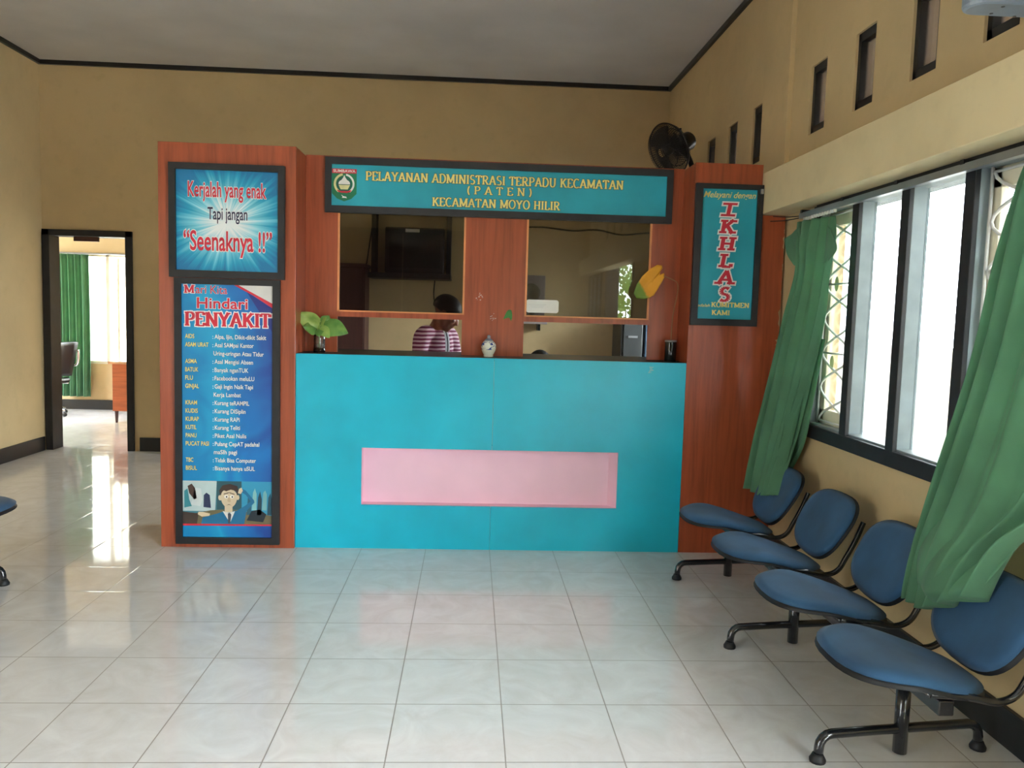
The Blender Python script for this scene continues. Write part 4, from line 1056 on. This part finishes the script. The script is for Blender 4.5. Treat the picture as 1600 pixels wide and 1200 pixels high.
def make_chair(x, y, rz, label, low=1.0):
    root = thing('office_chair', (0, 0, 0), label, 'chair')
    pad = plain('black_vinyl', (24, 25, 28), .4)
    MB().box(-.24, .24, -.25, .22, .42, .49).build('seat', pad, root, bev=.03)
    MB().grid(8, 10, lambda u, v: (-.23+.46*u, .22+.10*v-.05*math.sin(PI*u), .52+.44*v)).build('backrest', pad, root, smooth=True, solid=.05)
    for s in (-1, 1):
        MB().tube(smooth_path([(s*.22, .34, .86), (s*.26, .29, .66), (s*.27, .10, .67), (s*.27, -.14, .65), (s*.26, -.16, .55), (s*.24, .0, .43), (s*.24, .18, .42)], 5), .016, 8).build('arm', m_chrome, root, smooth=True)
    MB().tube([(0, 0, .10), (0, 0, .42)], .028, 12).build('gas_post', m_chrome, root, smooth=True)
    for k in range(5):
        a = 2*PI*k/5+.3; c, s = math.cos(a), math.sin(a)
        lg = MB().tube([(0, 0, .14), (.15*c, .15*s, .11), (.30*c, .30*s, .075)], [.022, .018, .013], 8).build('leg', m_chrome, root, smooth=True)
        MB().lathe([(.012, -.012), (.028, -.010), (.028, .010), (.012, .012)], (.30*c, .30*s, .029), 12, Matrix.Rotation(PI/2, 3, 'Y')).build('castor', m_black, lg, smooth=True)
    root.location = (x, y, 0); root.rotation_euler = (0, 0, rz); root.scale = (1, 1, low); return root
make_chair(-5.66, 6.15, -1.75, 'black office chair with chrome arms beside the green curtain beyond the doorway')
make_chair(.37, 1.66, .15, 'office chair behind the counter under the seated person, hidden from the front', .74)

# ------------------------------------------------------------------ people
def eval_mesh(o):
    dg = bpy.context.evaluated_depsgraph_get(); dg.update()
    me = bpy.data.meshes.new_from_object(o.evaluated_get(dg)); return me
def skin(verts, edges, radii, sub=2):
    me = bpy.data.meshes.new('t'); me.from_pydata(verts, edges, [])
    o = bpy.data.objects.new('t', me); COL.objects.link(o)
    sk_ = o.modifiers.new('s', 'SKIN')
    for i, r in enumerate(radii):
        me.skin_vertices[0].data[i].radius = (r, r) if isinstance(r, (int, float)) else r
    me.skin_vertices[0].data[0].use_root = True
    q = o.modifiers.new('u', 'SUBSURF'); q.levels = sub; q.render_levels = sub
    m2 = eval_mesh(o); bpy.data.objects.remove(o); bpy.data.meshes.remove(me)
    v = [tuple(x.co) for x in m2.vertices]; f = [tuple(p.vertices) for p in m2.polygons]
    bpy.data.meshes.remove(m2); return v, f
def remesh(mb, voxel, smooth=4):
    o = mb.build('t', m_wall); o.modifiers.clear()
    q = o.modifiers.new('r', 'REMESH'); q.mode = 'VOXEL'; q.voxel_size = voxel
    if smooth:
        q = o.modifiers.new('s', 'SMOOTH'); q.iterations = smooth; q.factor = .5
    m2 = eval_mesh(o); me = o.data; bpy.data.objects.remove(o); bpy.data.meshes.remove(me)
    v = [tuple(x.co) for x in m2.vertices]; f = [tuple(p.vertices) for p in m2.polygons]
    bpy.data.meshes.remove(m2)
    out = MB(); out.add(v, f); return out
def chain(pts, radii, sub=2):
    return skin(pts, [(i, i+1) for i in range(len(pts)-1)], radii, sub)
def head_parts(mb, Mh):
    """face looking along -Y in the head's own frame, centre between the ears"""
    P = lambda p: tuple(Mh @ Vector(p)); R3 = Mh.to_3x3()
    def E(c, r): mb.ell(P(c), r, R3, 24, 16)
    E((0, .012, .030), (.073, .094, .082))        # cranium
    E((0, -.030, -.010), (.063, .068, .080))      # face
    E((0, -.040, -.062), (.048, .048, .046))      # jaw
    E((0, -.082, -.092), (.020, .018, .018))      # chin
    E((0, -.080, .032), (.052, .020, .014))       # brow
    E((0, -.103, -.012), (.012, .016, .024)); E((0, -.112, -.024), (.017, .015, .012))   # nose
    E((0, -.096, -.052), (.024, .012, .007)); E((0, -.094, -.064), (.021, .012, .008))   # lips
    for s in (-1, 1):
        E((s*.040, -.072, -.020), (.024, .022, .024))
        E((s*.074, .012, -.004), (.010, .022, .032))
def hand_parts(mb, wrist, d, side, nrm):
    wrist, d, side, nrm = (Vector(x) for x in (wrist, d, side, nrm)); d.normalize(); side.normalize(); nrm.normalize()
    mb.add(*chain([wrist-d*.02, wrist+d*.04, wrist+d*.085], [(.022, .026), (.036, .018), (.038, .014)]))
    for k, (o, L) in enumerate(((-.030, .066), (-.010, .076), (.011, .071), (.030, .056))):
        b = wrist+d*.075+side*o
        mb.add(*chain([b, b+d*L*.45-nrm*.004, b+d*L*.78-nrm*.018, b+d*L*.95-nrm*.034], [.0095, .009, .0082, .0072], 1))
    b = wrist+d*.025-side*.026
    mb.add(*chain([b, b+d*.03-side*.026-nrm*.008, b+d*.058-side*.036-nrm*.016], [.012, .0105, .009], 1))
m_skin, nt, b = newmat('brown_skin')
nt.links.new(ramp(nt, noise(nt, coords(nt), 22, 3), [(.3, lin((120, 74, 56))), (.7, lin((144, 92, 70)))]), b.inputs['Base Color'])
b.inputs['Roughness'].default_value = .5; b.inputs['Subsurface Weight'].default_value = .06
m_hair = plain('black_hair', (16, 15, 16), .55, var=.2, bmp=.5, bscale=160)
def stripes():
    m, nt, b = newmat('striped_knit')
    v = coords(nt); sx = N(nt, 'ShaderNodeSeparateXYZ'); nt.links.new(v, sx.inputs[0])
    z = math_n(nt, 'ADD', sx.outputs[2], math_n(nt, 'MULTIPLY', noise(nt, v, 8, 2), .012))
    st_ = math_n(nt, 'GREATER_THAN', math_n(nt, 'FRACT', math_n(nt, 'DIVIDE', z, .028)), .52)
    col = mixc(nt, st_, lin((104, 28, 62)), lin((196, 166, 176)))
    ax = math_n(nt, 'ABSOLUTE', sx.outputs[0]); fr = math_n(nt, 'LESS_THAN', sx.outputs[1], -.02)
    col = mixc(nt, math_n(nt, 'MULTIPLY', math_n(nt, 'LESS_THAN', ax, .026), fr), col, lin((150, 148, 152)))
    col = mixc(nt, math_n(nt, 'MULTIPLY', math_n(nt, 'LESS_THAN', ax, .008), fr), col, lin((26, 24, 34)))
    col = mixc(nt, math_n(nt, 'GREATER_THAN', z, 1.395), col, lin((132, 128, 134)))
    nt.links.new(col, b.inputs['Base Color']); b.inputs['Roughness'].default_value = .9
    return m
def person(loc, rz, label, seated=False, head_rot=(0, 0, 0), shirt=None, headdrop=0.0, lift=0.0, trousers=(40, 42, 52)):
    root = thing('person', (0, 0, 0), label, 'person')
    dz = -.43 if seated else 0
    hip = .90+dz+lift
    # trunk, arms
    T = [(0, .01, hip), (0, .015, hip+.15), (0, .0, hip+.30), (0, -.005, hip+.40), (0, -.015, hip+.47), (0, -.035, hip+.53)]
    Tr = [(.155, .115), (.135, .10), (.155, .11), (.14, .095), (.062, .060), (.052, .052)]
    arms = []
    for s in (-1, 1):
        arms.append([(s*.05, 0, hip+.43), (s*.165, .005, hip+.405), (s*.205, -.01, hip+.27), (s*.225, -.04, hip+.12), (s*.185, -.17, hip+.10), (s*.14, -.275, hip+.10)])
    ar = [.066, .060, .047, .039, .035, .027]
    if seated:
        legs = [[(s*.075, .0, hip-.0), (s*.10, -.20, hip-.01), (s*.11, -.42, hip-.01), (s*.11, -.43, hip-.22), (s*.11, -.41, .09), (s*.115, -.50, .045), (s*.12, -.57, .035)] for s in (-1, 1)]
        lr = [.095, .082, .062, .056, .040, .040, .030]
    else:
        legs = [[(s*.075, .01, hip-.02), (s*.09, .0, hip-.20), (s*.10, -.015, .49), (s*.10, .0, .30), (s*.10, .02, .09), (s*.105, -.08, .045), (s*.11, -.15, .035)] for s in (-1, 1)]
        lr = [.10, .086, .060, .056, .040, .040, .030]
    neck_top = Vector((0, -.035, hip+.53))
    Mh = Matrix.Translation((0, -.045+headdrop*-.4, hip+.615-headdrop)) @ Euler(head_rot, 'XYZ').to_matrix().to_4x4() @ Matrix.Translation((0, -.012, .01))
    body = MB()
    body.add(*skin(T+[tuple(Mh @ Vector((0, .03, -.03)))], [(i, i+1) for i in range(6)], Tr+[.055]))
    for a in arms: body.add(*chain(a, ar))
    for l in legs: body.add(*chain(l, lr))
    head_parts(body, Mh)
    body = remesh(body, .0075, 5)
    for a, s in zip(arms, (-1, 1)):
        hand_parts(body, a[-1], Vector(a[-1])-Vector(a[-2]), (s*-1 if s > 0 else 1, 0, 0), (0, 0, 1))
    bo = body.build('body', m_skin, root, smooth=True)
    # eyes
    for s in (-1, 1):
        e = MB().ell(tuple(Mh @ Vector((s*.031, -.079, .008))), (.0125, .010, .010), None, 12, 8).build('eye', m_wht, root, smooth=True)
        MB().ell(tuple(Mh @ Vector((s*.031, -.0872, .008))), (.0062, .004, .0062), Mh.to_3x3(), 10, 6).build('iris', m_hair, e, smooth=True)
    # hair: a close cap over crown, sides and back
    hm = MB(); R3 = Mh.to_3x3(); nu, nv = 40, 22
    vs = []; fs = []
    for i in range(nv+1):
        for j in range(nu):
            a = 2*PI*j/nu; frontness = max(0, -math.sin(a))
            lim = PI*(.66-.26*frontness**1.5)
            t = lim*i/nv; k = 1+.012*math.sin(17*a+9*t)*math.sin(11*t)
            p = Vector((.082*k*math.sin(t)*math.cos(a), .106*k*math.sin(t)*math.sin(a)+.014, .093*k*math.cos(t)+.032))
            vs.append(tuple(Mh @ p))
    for i in range(nv):
        for j in range(nu): fs.append((i*nu+j, (i+1)*nu+j, (i+1)*nu+(j+1) % nu, i*nu+(j+1) % nu))
    hm.add(vs, fs); hm.build('hair', m_hair, root, smooth=True, solid=.006)
    # clothes: the same skeleton a little fuller
    sh_ = MB(); g = .012
    sh_.add(*skin([(0, .01, hip-.06)]+T[:5], [(i, i+1) for i in range(5)], [(.165, .125)]+[(r[0]+g, r[1]+g) for r in Tr[:4]]+[(.068, .066)]))
    for a in arms: sh_.add(*chain(a, [r+g for r in ar]))
    sh_ = remesh(sh_, .009, 6); sh_.build('shirt', shirt, root, smooth=True)
    tr_ = MB(); tr_.add(*skin([(0, .01, hip+.06), (0, .01, hip-.02)], [(0, 1)], [(.158, .118), (.15, .115)]))
    for l in legs: tr_.add(*chain(l[:5], [r+.010 for r in lr[:4]]+[.052]))
    remesh(tr_, .011, 4).build('trousers', fabric('dark_trousers', trousers, .9), root, smooth=True)
    for l in legs:
        a, t = Vector(l[4]), Vector(l[6])
        so = MB().add(*chain([(a.x, a.y+.04, .045), (a.x, a.y-.06, .045), (t.x, t.y-.03, .036)], [(.042, .044), (.046, .044), (.040, .034)])).build('shoe', m_blackm, root, smooth=True)
    root.location = loc; root.rotation_euler = (0, 0, rz)
    return root
person((-.40, 1.40, 0), .95, 'standing person in a maroon and white striped top looking down behind the left counter window', False, (.62, 0, .62), stripes(), .05, .018)
person((.372, 1.60, 0), .15, 'seated person whose black hair just shows above the counter under the right window', True, (.15, 0, .1), fabric('grey_uniform_cloth', (110, 104, 88), .9))

# ------------------------------------------------------------------ greenery outside the second window bay
def bush(x, y, z, r, n, label):
    root = thing('shrub', (x, y, z), label, 'shrub')
    mb = MB(); rn = random.Random(int(x*10)+5)
    for k in range(n):
        d = Vector((rn.gauss(0, 1), rn.gauss(0, 1), rn.gauss(0, 1))).normalized()
        c = Vector((x, y, z+r*1.1))+d*r*rn.uniform(.55, 1.0)
        t = Vector((rn.gauss(0, 1), rn.gauss(0, 1), rn.gauss(0, 1)-.3)).normalized(); s = d.cross(t).normalized(); L = rn.uniform(.09, .18)
        mb.add([c, c+t*L*.5+s*L*.28, c+t*L, c+t*L*.5-s*L*.28], [(0, 1, 2, 3)])
    mb.build('leaves', leafmat('garden_leaf', (70, 110, 40), (150, 180, 80)), root, fix=False)
    mb = MB()
    for k in range(5): mb.tube([(x, y, z), (x+rn.uniform(-.3, .3)*r, y+rn.uniform(-.3, .3)*r, z+r*1.2)], [.03, .01], 6)
    mb.build('stem', m_stem, root)
bush(2.95, -10.2, .1, 1.3, 2200, 'leafy green shrub outside the windows behind the viewer, mirrored in the glass')

# repeats of one kind share a group
for o in COL.objects:
    g = {'beam_seating': 'blue beam seat rows', 'wall_fan': 'wall fans', 'curtain': 'green window curtains', 'office_chair': 'office chairs',
         'pillar_cabinet': 'red-brown pillars of the booth', 'poster': 'framed posters on the pillars', 'curtain_rail': 'curtain rails'}.get(o.name.split('.')[0])
    if g and o.parent is None and o.get('label'): o['group'] = g
